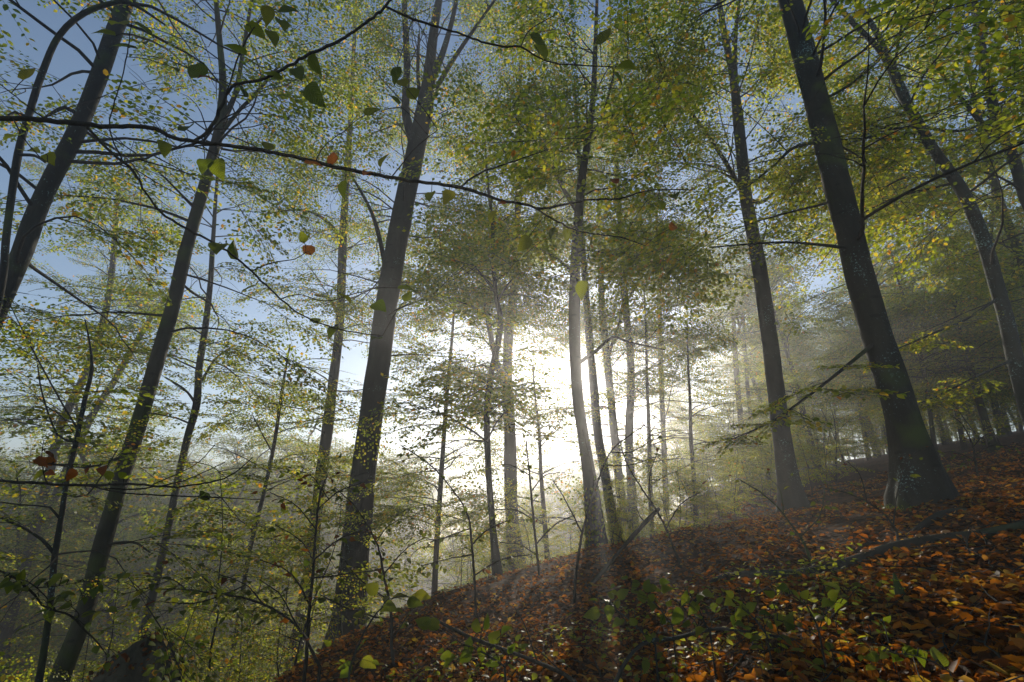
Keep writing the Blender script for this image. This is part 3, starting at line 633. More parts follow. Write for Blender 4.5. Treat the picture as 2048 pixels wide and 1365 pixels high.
def leafy_branch(name, label, cat, paths, leaves=(), d=2.0, auto=0, auto_size=.06, auto_kind='green', odd=.12, seed=0, group=None, mat='twig', root=None, start=.3, flat=.6):
    """paths: [(points, end depth)]; leaves: [(px, py, size px, kind)] hung on the nearest twig; auto: spacing of further leaves along the twigs"""
    r = np.random.default_rng(5000 + seed); cur = []
    for pts, dd, *st in paths:
        q = px_path(pts, st[0] if st else d, dd); q = smooth_path(q, .035); q[1:-1, :3] += r.normal(0, .35, (len(q) - 2, 3)) * np.minimum(q[1:-1, 3:4], .006); cur.append(q)
    for k in range(1, len(cur)):                            # join side twigs to the nearest earlier twig
        al = np.vstack(cur[:k])
        if not root or k not in root:
            i0 = np.argmin(np.linalg.norm(al[:, :3] - cur[k][0, :3], axis=1)); off = al[i0, :3] - cur[k][0, :3]
            cur[k][:, :3] += off * np.linspace(1, 0, len(cur[k]))[:, None] ** 2
    base = cur[0][0, :3].copy()
    if root is not None:
        for k in [0] + list(root):
            f = cur[k][0].copy(); gz = float(ground_z(f[0], f[1])); 
            if f[2] > gz - .05: f[2] = gz - .08; cur[k] = np.vstack([f, cur[k]])
        base = np.array([base[0], base[1], float(ground_z(base[0], base[1]))])
    t = thing(name, label, cat, base, group); al = np.vstack(cur); extra = []
    for k, c in enumerate(cur):
        b = MB(); tube(b, c[:, :3], np.maximum(c[:, 3], .0012), 7 if k == 0 else 5, .05, seed + k); b.build('stem' if k == 0 else 'twig', M[mat], t)
    pb = MB()
    for (a, b_, s, kind) in leaves:
        px, py, dep = project(al[:, :3]); i0 = np.argmin((px - a) ** 2 + (py - b_) ** 2); y = al[i0, 1] + r.uniform(-.05, .05)
        c = at(a, b_, y); size = s * (c[1] * CP + c[2] * SP) / FPX
        away = unit(c - al[i0, :3] + np.array([r.normal(0, .02), r.normal(0, .03), r.normal(-.01, .02)]))
        p = c - away * size * .5
        nrm = unit(np.array([r.normal(0, .35), -.75 + r.normal(0, .25), .65 + r.normal(0, .3)]))
        leaf_object(t, kind, p, away, nrm, size)
        if np.linalg.norm(p - al[i0, :3]) > .004:
            m_ = (p + al[i0, :3]) / 2 + np.array([0, 0, .015]); tube(pb, smooth_path([al[i0, :3], m_, p], .03), .0022, 5)
    if auto:
        for k, c in enumerate(cur):
            s = np.r_[0, np.cumsum(np.linalg.norm(np.diff(c[:, :3], axis=0), axis=1))]; sg = 1
            for dist in np.arange(start * s[-1] if k == 0 else .12 * s[-1], s[-1] + .01, auto):
                if r.random() < .15: continue
                i = min(np.searchsorted(s, dist), len(c) - 1); tg = unit(c[i, :3] - c[max(0, i - 3), :3] + 1e-7); sg = -sg
                lat = unit(np.cross(tg, [0, 0, 1]) + 1e-6) * sg
                for rep in range(1 + (r.random() < .6) + (r.random() < .4)):
                    stalk = r.uniform(.01, .14) * (1 if rep == 0 else 1.6)
                    dd_ = unit(tg * r.uniform(.1, 1) + lat * r.uniform(.3, 1) + np.array([0, 0, r.normal(-.1, .3)])); p = c[i, :3] + dd_ * stalk
                    sz = auto_size * r.uniform(.6, 1.2); nrm = np.array([r.normal(0, flat), r.normal(-.1, flat), 1.0])
                    leaf_object(t, 'orange' if r.random() < odd else auto_kind, p, dd_ + np.array([0, 0, -.15]), nrm, sz)
                    if stalk > .02: tube(pb, smooth_path([c[i, :3], c[i, :3] + dd_ * stalk * .5 + [0, 0, .01], p], .05), .0013, 3)
    if pb.n: pb.build('leaf_stalks', M[mat], t, 'stuff')
    return t

G, O, B = 'green', 'orange', 'bright'
leafy_branch('overhanging_branch', 'long thin dark beech branch hanging across the upper left sky with large scattered leaves', 'branch',
    [([(-160, 225, 15), (0, 237, 14), (60, 238, 14), (130, 245, 13), (200, 252, 12), (270, 254, 11), (312, 259, 11), (350, 276, 10), (420, 288, 9), (500, 297, 9), (560, 308, 8), (620, 322, 8), (680, 337, 8), (740, 347, 8), (820, 362, 7), (920, 375, 7), (1000, 400, 6), (1060, 411, 5), (1085, 418, 5), (1180, 400, 4), (1240, 398, 4), (1300, 381, 3), (1390, 380, 2)], 2.7),
     ([(335, 254, 9), (370, 238, 9), (400, 205, 9), (428, 168, 8), (450, 148, 8), (520, 138, 7), (600, 102, 7), (650, 85, 7), (700, 62, 6), (760, 20, 6), (790, -10, 5), (840, -60, 3)], 2.2),
     ([(763, 18, 5), (830, 45, 5), (900, 65, 4), (960, 85, 4), (1010, 95, 4), (1040, 94, 4), (1090, 122, 3), (1150, 130, 3), (1225, 134, 2)], 2.4, 2.2),
     ([(132, 246, 8), (170, 285, 8), (220, 325, 8), (245, 345, 8), (275, 390, 6), (310, 430, 6), (370, 465, 6), (440, 500, 5), (500, 545, 5), (560, 600, 4), (610, 635, 3), (680, 660, 3), (765, 672, 2)], 2.6),
     ([(915, 375, 4), (960, 345, 4), (1020, 325, 3), (1095, 300, 2)], 2.5, 2.4), ([(1080, 418, 4), (1130, 450, 4), (1170, 465, 3), (1240, 475, 3), (1290, 492, 2)], 2.7, 2.5),
     ([(560, 600, 3), (600, 590, 2), (650, 603, 2), (720, 585, 2)], 2.6, 2.4), ([(500, 532, 3), (540, 522, 3), (590, 518, 2), (612, 505, 2)], 2.4, 2.3),
     ([(770, 352, 3), (800, 325, 3), (830, 295, 2), (875, 260, 2)], 2.5, 2.2), ([(600, 315, 3), (640, 290, 2), (690, 262, 2)], 2.3, 2.1), ([(1040, 92, 3), (1060, 60, 2), (1110, 30, 2)], 2.4, 2.3),
     ([(60, 238, 5), (30, 200, 4), (-20, 150, 3)], 1.9), ([(240, 254, 5), (215, 210, 4), (240, 150, 3), (255, 100, 3), (262, 55, 2)], 2.0), ([(450, 148, 4), (480, 90, 4), (510, 50, 3), (545, 20, 2)], 2.1, 2.0), ([(20, 238, 5), (40, 270, 4), (75, 310, 3), (95, 325, 2)], 1.9)],
    [(55, 145, 46, G), (235, 45, 58, G), (206, 66, 42, G), (247, 92, 46, G), (283, 84, 50, G), (287, 57, 46, G), (343, 134, 40, G), (393, 138, 54, G), (410, 152, 26, O), (470, 98, 44, G), (484, 178, 42, G), (452, 170, 40, G), (372, 254, 52, G), (330, 297, 40, G), (405, 330, 46, G), (440, 338, 50, G),
     (536, 291, 36, G), (632, 190, 54, G), (596, 146, 44, G), (632, 130, 40, G), (546, 150, 36, G), (565, 48, 42, G), (532, 30, 40, G), (512, 62, 44, G), (575, 20, 44, G), (545, 75, 40, G), (625, 323, 36, O), (662, 315, 34, O), (688, 379, 40, G), (768, 320, 34, G), (790, 150, 40, G), (804, 164, 36, G), (822, 186, 40, G), (785, 196, 38, G),
     (745, 222, 38, G), (820, 325, 36, G), (860, 392, 34, G), (893, 393, 40, G), (735, 342, 32, O), (1000, 405, 30, O), (985, 433, 30, G), (1078, 82, 44, G), (1082, 104, 44, G), (1208, 70, 50, G), (1240, 162, 40, G), (1252, 134, 44, G), (1048, 488, 40, G), (1105, 466, 28, G), (1135, 470, 30, G), (1232, 358, 26, O), (1320, 408, 32, G), (1350, 392, 30, G), (1350, 454, 28, O),
     (605, 474, 26, G), (614, 497, 36, O), (495, 577, 32, G), (438, 495, 50, G), (468, 500, 40, G), (627, 641, 30, G), (665, 663, 34, G), (813, 577, 36, G), (815, 592, 28, G), (760, 612, 44, G), (752, 676, 34, G), (22, 272, 50, G), (66, 300, 50, G), (98, 318, 36, G), (1165, 580, 40, G), (690, 595, 40, G)], d=1.9, seed=1)
leafy_branch('overhanging_branch', 'bare forking dark branch reaching in level from the left edge with a few orange leaves', 'branch',
    [([(-140, 950, 8), (0, 962, 8), (80, 967, 8), (170, 972, 7), (260, 968, 6), (330, 974, 5), (420, 965, 4), (470, 945, 3), (505, 915, 2)], 3.4),
     ([(150, 971, 5), (230, 985, 4), (330, 992, 4), (430, 995, 3), (520, 1000, 2)], 3.2, 2.9), ([(200, 972, 4), (280, 975, 4), (370, 960, 3), (450, 925, 2)], 3.6, 3), ([(60, 965, 4), (75, 925, 3), (88, 880, 2)], 2.7), ([(120, 969, 4), (150, 940, 3), (200, 930, 2)], 2.9), ([(300, 972, 3), (390, 930, 2), (430, 890, 2)], 3.3, 3.1), ([(430, 995, 2), (450, 1010, 2), (480, 1040, 1)], 3.2, 3)],
    [(100, 908, 22, O), (80, 925, 26, O), (98, 923, 24, O), (40, 945, 30, G), (78, 950, 24, B), (120, 963, 30, B), (140, 950, 26, O), (100, 944, 20, O), (200, 938, 28, O), (172, 940, 14, O), (242, 950, 22, B), (215, 950, 24, G), (172, 970, 18, B), (395, 997, 34, G), (410, 990, 26, G)], d=2.8, seed=2)
leafy_branch('overhanging_branch', 'pale twig with bright yellow-green leaves low at the left edge', 'branch',
    [([(-120, 1105, 6), (0, 1143, 6), (60, 1180, 6), (85, 1210, 6), (140, 1232, 5), (165, 1255, 5), (185, 1275, 4), (215, 1312, 3)], 2.8),
     ([(85, 1205, 4), (75, 1180, 3), (50, 1160, 3), (10, 1150, 2)], 2.5), ([(168, 1255, 3), (165, 1235, 3), (150, 1220, 2), (120, 1190, 2)], 2.6), ([(60, 1180, 3), (110, 1175, 2), (165, 1165, 2), (250, 1165, 1)], 2.7)],
    [(30, 1147, 36, B), (45, 1152, 24, B), (5, 1168, 26, B), (75, 1165, 26, B), (95, 1165, 32, B), (110, 1160, 30, B), (125, 1165, 22, B), (50, 1178, 20, B), (105, 1170, 26, B), (72, 1195, 24, B), (112, 1205, 26, B), (130, 1213, 20, B), (185, 1185, 26, B), (200, 1180, 20, B), (135, 1188, 26, B), (15, 1180, 20, B), (240, 1150, 30, B), (165, 1160, 24, B)], d=2.5, auto=.07, auto_size=.05, auto_kind='bright', odd=.03, seed=3)

# saplings on and behind the near edge of the slope
SG = 'saplings'
leafy_branch('beech_sapling', 'bushy sapling with mixed green and brown leaves before the slender pale tree', 'sapling',
    [([(612, 1330, 8), (618, 1230, 7), (626, 1140, 6), (632, 1060, 5), (640, 990, 4), (655, 950, 2)], 4.8), ([(620, 1210, 5), (600, 1170, 4), (570, 1140, 3), (520, 1120, 2)], 4.4), ([(628, 1120, 4), (600, 1080, 3), (550, 1050, 2)], 4.9), ([(632, 1060, 4), (590, 1010, 3), (540, 985, 2)], 5),
     ([(636, 1010, 3), (680, 980, 3), (730, 965, 2)], 4.7), ([(628, 1110, 4), (680, 1075, 3), (740, 1060, 2)], 4.5), ([(624, 1160, 4), (690, 1150, 3), (760, 1140, 2)], 4.6), ([(640, 985, 3), (620, 950, 2), (590, 940, 1)], 4.9)],
    d=4.6, auto=.055, auto_size=.065, odd=.25, seed=4, root=[])
leafy_branch('beech_sapling', 'low sapling arching left over the misty drop with dark green leaves', 'sapling',
    [([(640, 1335, 8), (612, 1280, 7), (585, 1245, 6), (545, 1218, 5), (500, 1200, 5), (440, 1188, 4), (370, 1180, 3), (290, 1178, 2)], 3.6), ([(520, 1208, 4), (490, 1170, 3), (440, 1150, 2)], 3.7), ([(470, 1195, 3), (400, 1210, 3), (330, 1205, 2)], 3.5), ([(585, 1245, 4), (560, 1190, 3), (520, 1160, 2)], 4.1), ([(400, 1183, 3), (350, 1160, 2), (300, 1155, 1)], 3.6), ([(330, 1180, 2), (260, 1190, 2), (225, 1185, 1)], 3.5)],
    d=4.0, auto=.05, auto_size=.06, odd=.1, seed=5, root=[], flat=.35)
leafy_branch('beech_sapling', 'sapling with thin bent twigs in front of the thick forked beech', 'sapling',
    [([(790, 1345, 8), (783, 1290, 7), (783, 1240, 6), (768, 1150, 5), (752, 1085, 4), (715, 1020, 3), (670, 975, 2)], 4.9), ([(783, 1240, 4), (735, 1230, 4), (690, 1215, 3), (640, 1190, 2)], 4.5), ([(768, 1150, 4), (810, 1100, 3), (850, 1075, 2)], 5.1), ([(775, 1200, 3), (720, 1160, 3), (680, 1110, 2)], 4.7), ([(752, 1085, 3), (780, 1050, 2), (830, 1030, 1)], 5), ([(786, 1280, 3), (830, 1215, 3), (880, 1185, 2)], 4.8)],
    d=4.8, auto=.06, auto_size=.065, odd=.08, seed=6, root=[])
leafy_branch('beech_sapling', 'whip-thin sapling with arched top left of the crooked dark stem', 'sapling',
    [([(952, 1250, 6), (950, 1180, 5), (944, 1090, 5), (935, 1030, 4), (905, 980, 3), (860, 930, 3), (800, 890, 2)], 6.2), ([(944, 1090, 4), (975, 1060, 3), (1020, 1040, 2)], 5.8), ([(940, 1050, 3), (900, 1070, 3), (860, 1085, 2)], 6.2), ([(948, 1150, 3), (1000, 1120, 3), (1060, 1110, 2)], 5.7), ([(946, 1110, 3), (890, 1120, 2), (850, 1130, 2)], 6)],
    d=6.0, auto=.07, auto_size=.065, odd=.05, seed=7, root=[])
leafy_branch('beech_sapling', 'slender sapling beside the flared foot of the pale trunk', 'sapling',
    [([(1082, 1190, 6), (1075, 1120, 5), (1066, 1030, 5), (1060, 960, 4), (1052, 880, 2)], 7.5), ([(1072, 1090, 3), (1110, 1050, 3), (1150, 1030, 2)], 7), ([(1068, 1040, 3), (1030, 1020, 3), (985, 1020, 2)], 7.2), ([(1062, 980, 3), (1090, 950, 2), (1130, 945, 1)], 7.3), ([(1060, 950, 3), (1020, 930, 2), (985, 935, 1)], 7.6), ([(1074, 1110, 3), (1040, 1090, 2), (1000, 1085, 2)], 7.1)],
    d=7.3, auto=.08, auto_size=.07, odd=.03, seed=8, root=[])
leafy_branch('beech_sapling', 'bare-stemmed sapling in front of the ivy-wrapped foot of the central beech', 'sapling',
    [([(1148, 1225, 7), (1152, 1150, 6), (1166, 1060, 5), (1190, 980, 4), (1225, 900, 3), (1290, 850, 2)], 5.6), ([(1164, 1070, 4), (1130, 1000, 3), (1105, 960, 2)], 5.8), ([(1190, 980, 3), (1180, 920, 2), (1165, 860, 2)], 5.4), ([(1210, 930, 3), (1260, 930, 2), (1310, 915, 1)], 5.3), ([(1225, 900, 3), (1270, 900, 2), (1330, 860, 1)], 5.5)],
    d=5.5, auto=.13, auto_size=.055, odd=.1, seed=9, root=[])
leafy_branch('beech_sapling', 'leaning bare twiggy sapling right of the dead pole', 'sapling',
    [([(1370, 1160, 6), (1345, 1090, 5), (1318, 1030, 5), (1285, 980, 4), (1255, 930, 3), (1235, 870, 2)], 6.0), ([(1330, 1060, 3), (1360, 1010, 3), (1400, 985, 2)], 6.3), ([(1300, 1005, 3), (1300, 950, 2), (1320, 890, 1)], 6.1)],
    d=6.0, auto=.12, auto_size=.055, odd=.1, seed=10, root=[])
leafy_branch('beech_sapling', 'thin bent sapling on the slope between the tall forked tree and the massive beech', 'sapling',
    [([(1625, 1130, 7), (1610, 1090, 6), (1590, 1060, 5), (1560, 1020, 4), (1520, 985, 3), (1480, 960, 2)], 4.6), ([(1600, 1075, 3), (1640, 1030, 3), (1650, 980, 2)], 4.8), ([(1570, 1030, 3), (1560, 980, 2), (1530, 950, 1)], 4.6)],
    d=4.5, auto=.12, auto_size=.05, odd=.15, seed=11, root=[], mat='bark_moss')
leafy_branch('beech_sapling', 'thin twig-like sapling curving up before the massive beech foot', 'sapling',
    [([(1798, 1092, 7), (1792, 1060, 6), (1770, 1030, 5), (1735, 1005, 4), (1690, 985, 3), (1640, 975, 2)], 4.4), ([(1785, 1050, 4), (1795, 980, 3), (1815, 920, 2), (1860, 893, 2)], 4.6), ([(1735, 1005, 3), (1720, 950, 2), (1690, 920, 1)], 4.5)],
    d=4.3, auto=.13, auto_size=.045, odd=.15, seed=12, root=[])
leafy_branch('beech_sapling', 'yellow-leaved low sapling in the shade right of the massive beech', 'sapling',
    [([(1958, 960, 6), (1950, 920, 5), (1945, 890, 4), (1925, 850, 3), (1900, 830, 2)], 9), ([(1950, 920, 3), (1915, 905, 3), (1880, 905, 2)], 8.6), ([(1948, 905, 3), (1985, 890, 3), (2030, 895, 2)], 8.6), ([(1945, 890, 3), (1970, 870, 2), (2010, 865, 1)], 9), ([(1952, 935, 3), (1925, 930, 2), (1890, 935, 2)], 8.4)],
    d=8.8, auto=.09, auto_size=.075, auto_kind='bright', odd=.06, seed=13, root=[], mat='bark')

# seedlings in the leaf litter with large bright leaves
def seedling(label, stem, leaves, d, d1, seed, side=(), auto=.0):
    return leafy_branch('hazel_seedling', label, 'seedling', [(stem, d1)] + [(s, d1) for s in side], leaves, d=d, seed=seed, root=[], auto=auto, auto_size=.05, auto_kind='bright', odd=.04, mat='bark', start=.2)
seedling('seedling with paired drooping bright leaves above the bottom centre', [(1310, 1290, 4), (1270, 1250, 4), (1235, 1222, 3), (1212, 1212, 2)], [(1184, 1226, 36, B), (1220, 1226, 30, B), (1232, 1244, 24, B), (1224, 1191, 22, B), (1248, 1188, 30, B), (1236, 1206, 22, B), (1208, 1197, 26, B)], 2.7, 3.0, 31, auto=.06)
seedling('leafy seedling sprig right of the paired drooping leaves', [(1345, 1255, 4), (1325, 1225, 4), (1300, 1195, 3), (1290, 1165, 2)], [(1282, 1196, 34, B), (1303, 1197, 24, B), (1310, 1180, 26, B), (1296, 1172, 26, B), (1268, 1170, 26, B), (1335, 1180, 26, B), (1330, 1165, 22, B), (1306, 1212, 30, B)], 2.9, 3.2, 32, auto=.05)
seedling('seedling with two broad bright leaves near the bottom, left of the leafy cluster', [(1420, 1262, 4), (1405, 1235, 4), (1390, 1205, 3), (1376, 1185, 2)], [(1397, 1197, 34, B), (1413, 1187, 34, B), (1370, 1202, 26, B), (1385, 1216, 30, B), (1370, 1250, 26, B), (1400, 1262, 30, B), (1352, 1232, 36, B), (1432, 1215, 26, B), (1372, 1184, 24, B)], 2.6, 2.8, 33, auto=.05)
seedling('low seedling with a spray of bright leaves beside the arching fallen twig', [(1535, 1275, 4), (1520, 1250, 4), (1500, 1230, 3), (1480, 1215, 2)], [(1482, 1221, 30, B), (1478, 1237, 26, B), (1522, 1232, 30, B), (1530, 1228, 26, B), (1505, 1215, 26, B), (1465, 1245, 28, B), (1540, 1250, 24, B), (1460, 1205, 34, B)], 2.5, 2.7, 34, auto=.05)
seedling('largest leafy seedling cluster below the fallen mossy log', [(1640, 1275, 5), (1630, 1240, 4), (1610, 1210, 3), (1580, 1190, 2)], [(1567, 1177, 26, B), (1592, 1191, 28, B), (1665, 1172, 34, B), (1540, 1186, 22, B), (1610, 1188, 22, B), (1668, 1194, 36, B), (1652, 1204, 34, B), (1617, 1216, 30, B), (1645, 1224, 28, B), (1680, 1210, 34, B), (1525, 1232, 30, B), (1575, 1250, 34, B), (1580, 1234, 34, B), (1608, 1232, 30, O), (1555, 1240, 26, B), (1635, 1240, 28, B)], 2.3, 2.6, 35, side=[[(1630, 1245, 3), (1590, 1245, 3), (1530, 1235, 2)], [(1625, 1220, 3), (1660, 1200, 2), (1690, 1210, 1)]])
seedling('single upright bright leaf pair right of the largest seedling cluster', [(1775, 1275, 3), (1772, 1262, 3), (1768, 1250, 2)], [(1766, 1248, 28, B), (1776, 1240, 20, B)], 2.2, 2.25, 36)
seedling('seedling with one broad rounded bright leaf low near the bottom right', [(1900, 1345, 4), (1870, 1325, 4), (1835, 1312, 3), (1790, 1308, 2)], [(1880, 1311, 44, B), (1846, 1314, 34, B), (1822, 1306, 34, B), (1764, 1308, 26, B), (1795, 1316, 36, B), (1742, 1312, 28, B)], 1.9, 2.0, 37)
seedling('seedling with bright leaves at the foot of the slope, bottom left of centre', [(1010, 1335, 4), (985, 1318, 4), (955, 1300, 3), (925, 1290, 2)], [(955, 1250, 30, B), (990, 1272, 34, B), (940, 1290, 30, B), (930, 1316, 34, B), (962, 1310, 28, B), (985, 1322, 30, B), (890, 1311, 28, B), (897, 1322, 32, B), (860, 1250, 40, B), (845, 1246, 36, B), (975, 1245, 30, B), (1010, 1262, 30, B)], 2.9, 3.1, 38, auto=.05)
seedling('dark-stalked seedling with broad green leaves where the slope meets the mist', [(700, 1335, 5), (725, 1270, 4), (755, 1225, 4), (775, 1200, 3)], [(776, 1218, 40, B), (742, 1178, 36, G), (830, 1205, 34, G), (800, 1195, 36, G), (760, 1235, 34, G), (715, 1230, 34, G), (735, 1330, 36, G), (690, 1340, 36, G), (845, 1195, 34, G)], 3.4, 3.7, 39, auto=.06)

# ------------------------------------------------------------------ fallen wood
def log(name, label, cat, pts, d, d1=None, mat='deadwood', sides=14, rough=.09, seed=0, lift=None, stubs=0, ends=True):
    q = px_path(pts, d, d1)
    if lift is not None:                                    # lies on the ground
        q[:, 2] = ground_z(q[:, 0], q[:, 1]) + q[:, 3] * lift
    s = smooth_path(q, .06); b = MB(); tube(b, s[:, :3], np.maximum(s[:, 3], .002), sides, rough, seed)
    st, e = s[0, :3], len(s) * sides
    v0 = b.v[0][:sides]; b.add(np.vstack([v0, v0.mean(0) - unit(s[1, :3] - s[0, :3]) * .01]), [[k, sides, (k + 1) % sides] for k in range(sides)])
    t = thing(name, label, cat, s[len(s) // 2, :3]); b.build('stem', M[mat], t)
    r = np.random.default_rng(seed)
    for k in range(stubs):
        i = int((.2 + .7 * (k + .5) / stubs) * len(s)); dv = unit(np.array([r.normal(), r.normal(), abs(r.normal()) + .5])); L = r.uniform(.1, .35)
        b = MB(); q2 = branch_path(r, s[i, :3], dv, L, 5); tube(b, q2, np.linspace(s[i, 3] * .4, .003, len(q2)), 6); b.build('twig', M[mat], t)
    return t, s
log_t, log_s = log('fallen_log', 'long thin mossy fallen log lying across the leaf slope at right', 'log',
    [(1418, 1140, 12), (1450, 1150, 21), (1520, 1148, 24), (1600, 1140, 26), (1700, 1128, 28), (1790, 1118, 28), (1880, 1105, 26), (1970, 1096, 26), (2080, 1080, 24)], 4.6, 3.8, seed=1, lift=1.0, mat='bark_moss')
log('fallen_log', 'short thick dark log half buried in red leaves below the massive beech', 'log',
    [(1818, 1082, 10), (1850, 1072, 20), (1890, 1064, 26), (1935, 1056, 22), (1955, 1054, 8)], 4.6, 4.9, seed=2, lift=.5, mat='bark_dark')
log('fallen_branch', 'grey forked dead branch propped over the log at the right edge', 'branch',
    [(1880, 1150, 8), (1905, 1125, 14), (1940, 1105, 15), (1985, 1095, 12), (2020, 1085, 9), (2045, 1068, 5)], 3.6, 3.7, seed=3, stubs=5, mat='bark')
log('dead_pole', 'thin dead pole leaning diagonally up from the leaf slope right of the central beech', 'branch',
    [(1165, 1185, 7), (1200, 1150, 8), (1235, 1108, 8), (1268, 1070, 9), (1295, 1040, 9), (1318, 1018, 7)], 6.0, 6.6, seed=4, stubs=3, mat='twig')
log('fallen_twig', 'arching pale fallen twig at the bottom centre of the leaf slope', 'twig',
    [(1228, 1375, 11), (1245, 1335, 10), (1270, 1300, 9), (1300, 1282, 9), (1345, 1278, 8), (1400, 1264, 7), (1440, 1258, 6), (1500, 1265, 5), (1570, 1275, 4)], 2.7, 3.1, seed=5, mat='bark', stubs=3, sides=9)
log('fallen_twig', 'thin dark twig slanting along the bottom left of the arching twig', 'twig',
    [(870, 1240, 5), (940, 1275, 7), (1010, 1300, 7), (1075, 1325, 8), (1130, 1350, 8), (1160, 1375, 8)], 4.3, 2.6, seed=6, mat='twig', stubs=4, sides=8)
log('fallen_twig', 'thin grey twig along the ground at the bottom right of the slope', 'twig',
    [(1480, 1262, 5), (1560, 1275, 6), (1640, 1290, 6), (1720, 1300, 6), (1830, 1310, 4)], 2.9, 2.5, seed=7, mat='bark', stubs=5, sides=8)
log('fallen_twig', 'pale hooked twig standing among red leaves at lower right', 'twig',
    [(1890, 1205, 4), (1905, 1180, 5), (1925, 1150, 5), (1950, 1144, 4), (1965, 1142, 2)], 2.9, 3.0, seed=8, mat='bark', sides=8)
log('fallen_twig', 'pale crooked twig at the far lower right edge', 'twig',
    [(2015, 1205, 4), (2018, 1170, 5), (2030, 1140, 4), (2060, 1128, 3)], 2.8, 3.0, seed=9, mat='bark', sides=8)
log('fallen_twig', 'curved dark stick lying between the log and the massive beech', 'twig',
    [(1708, 1105, 5), (1735, 1088, 7), (1770, 1088, 7), (1830, 1092, 5)], 4.6, 4.7, seed=10, mat='twig', sides=8)

# mushrooms on the log
def mushroom(label, px, dy, r0, seed):
    x = np.array([project(p)[0][0] for p in log_s[:, :3]]); c = log_s[np.argmin(np.abs(x - px))]; r = np.random.default_rng(seed)
    p = c[:3] + np.array([0, -c[3] * .4, c[3] * .7])
    t = thing('mushroom', label, 'mushroom', p, 'mushrooms on the fallen log'); th = np.linspace(0, 2 * math.pi, 14, endpoint=False)
    b = MB(); tube(b, np.array([p, p + [0, -.006, r0 * .9]]), [r0 * .22, r0 * .16], 8); b.build('stalk', M['mush_stalk'], t)
    prof = [(.15, .78), (.6, .72), (1.0, .66), (1.04, .74), (.9, .95), (.6, 1.15), (.25, 1.25), (.02, 1.27)]
    V = np.array([[p[0] + r0 * a * math.cos(q) * r.uniform(.95, 1.05), p[1] - .006 + r0 * a * math.sin(q), p[2] + r0 * h + .12 * r0 * a * math.cos(q)] for a, h in prof for q in th])
    n = len(th); Q = [[k * n + j, k * n + (j + 1) % n, (k + 1) * n + (j + 1) % n, (k + 1) * n + j] for k in range(len(prof) - 1) for j in range(n)]
    b = MB(); b.add(V, None, Q); b.build('cap', M['mush'], t)
M['mush'] = leaf_mat('mushroom_cap', [(0, (.42, .19, .07)), (1, (.50, .25, .10))], trans=.25, rough=.5, per_object=True, gain=1.2)
M['mush_stalk'] = leaf_mat('mushroom_stalk', [(0, (.4, .3, .2)), (1, (.45, .36, .25))], trans=.2, rough=.6, per_object=True, gain=1.1)
mushroom('large pale orange mushroom on the log, first from the left', 1727, 0, .030, 1)
mushroom('small orange mushroom just right of the first large one on the log', 1742, 0, .018, 2)
mushroom('middle orange mushroom on the log, below the short thick log', 1833, 0, .026, 3)
mushroom('orange mushroom on the log nearest the propped grey branch', 1893, 0, .028, 4)
mushroom('rightmost orange mushroom on the log, behind the propped branch', 1952, 0, .022, 5)

# stumps and mounds
def stump(name, label, c, r0, h, mat, seed, lean=(0, 0), sides=20):
    r = np.random.default_rng(seed); z = float(ground_z(c[0], c[1])); n = 12; k = np.linspace(0, 1, n)
    p = np.stack([c[0] + lean[0] * k, c[1] + lean[1] * k, z - .25 + (h + .25) * k], -1)
    rad = r0 * (1.25 - .75 * k + .18 * np.sin(5 * k + seed)); rad[-1] *= .45; rad[-2] *= .8
    b = MB(); tube(b, p, rad, sides, .16, seed); t = thing(name, label, 'stump', (c[0], c[1], z)); b.build('wood', M[mat], t)
    m = MB(); nn = int(2600 * r0 / .4); th = r.uniform(0, 6.28, nn); kk = r.uniform(.25, 1, nn); i = (kk * (n - 1)).astype(int)
    P = p[i] + np.stack([np.cos(th), np.sin(th), np.zeros(nn)], -1) * (rad[i] * r.uniform(.9, 1.05, nn))[:, None]
    put_leaves(m, LEAF_LO, P, frames(np.stack([np.cos(th), np.sin(th), r.normal(.4, .5, nn)], -1), r.normal(0, 1, (nn, 3))), r.uniform(.02, .045, nn) * min(1, r0 * 2 + .25))
    m.build('moss', M['moss'] if mat != 'deadwood' else M['litter'], t, 'stuff'); return t
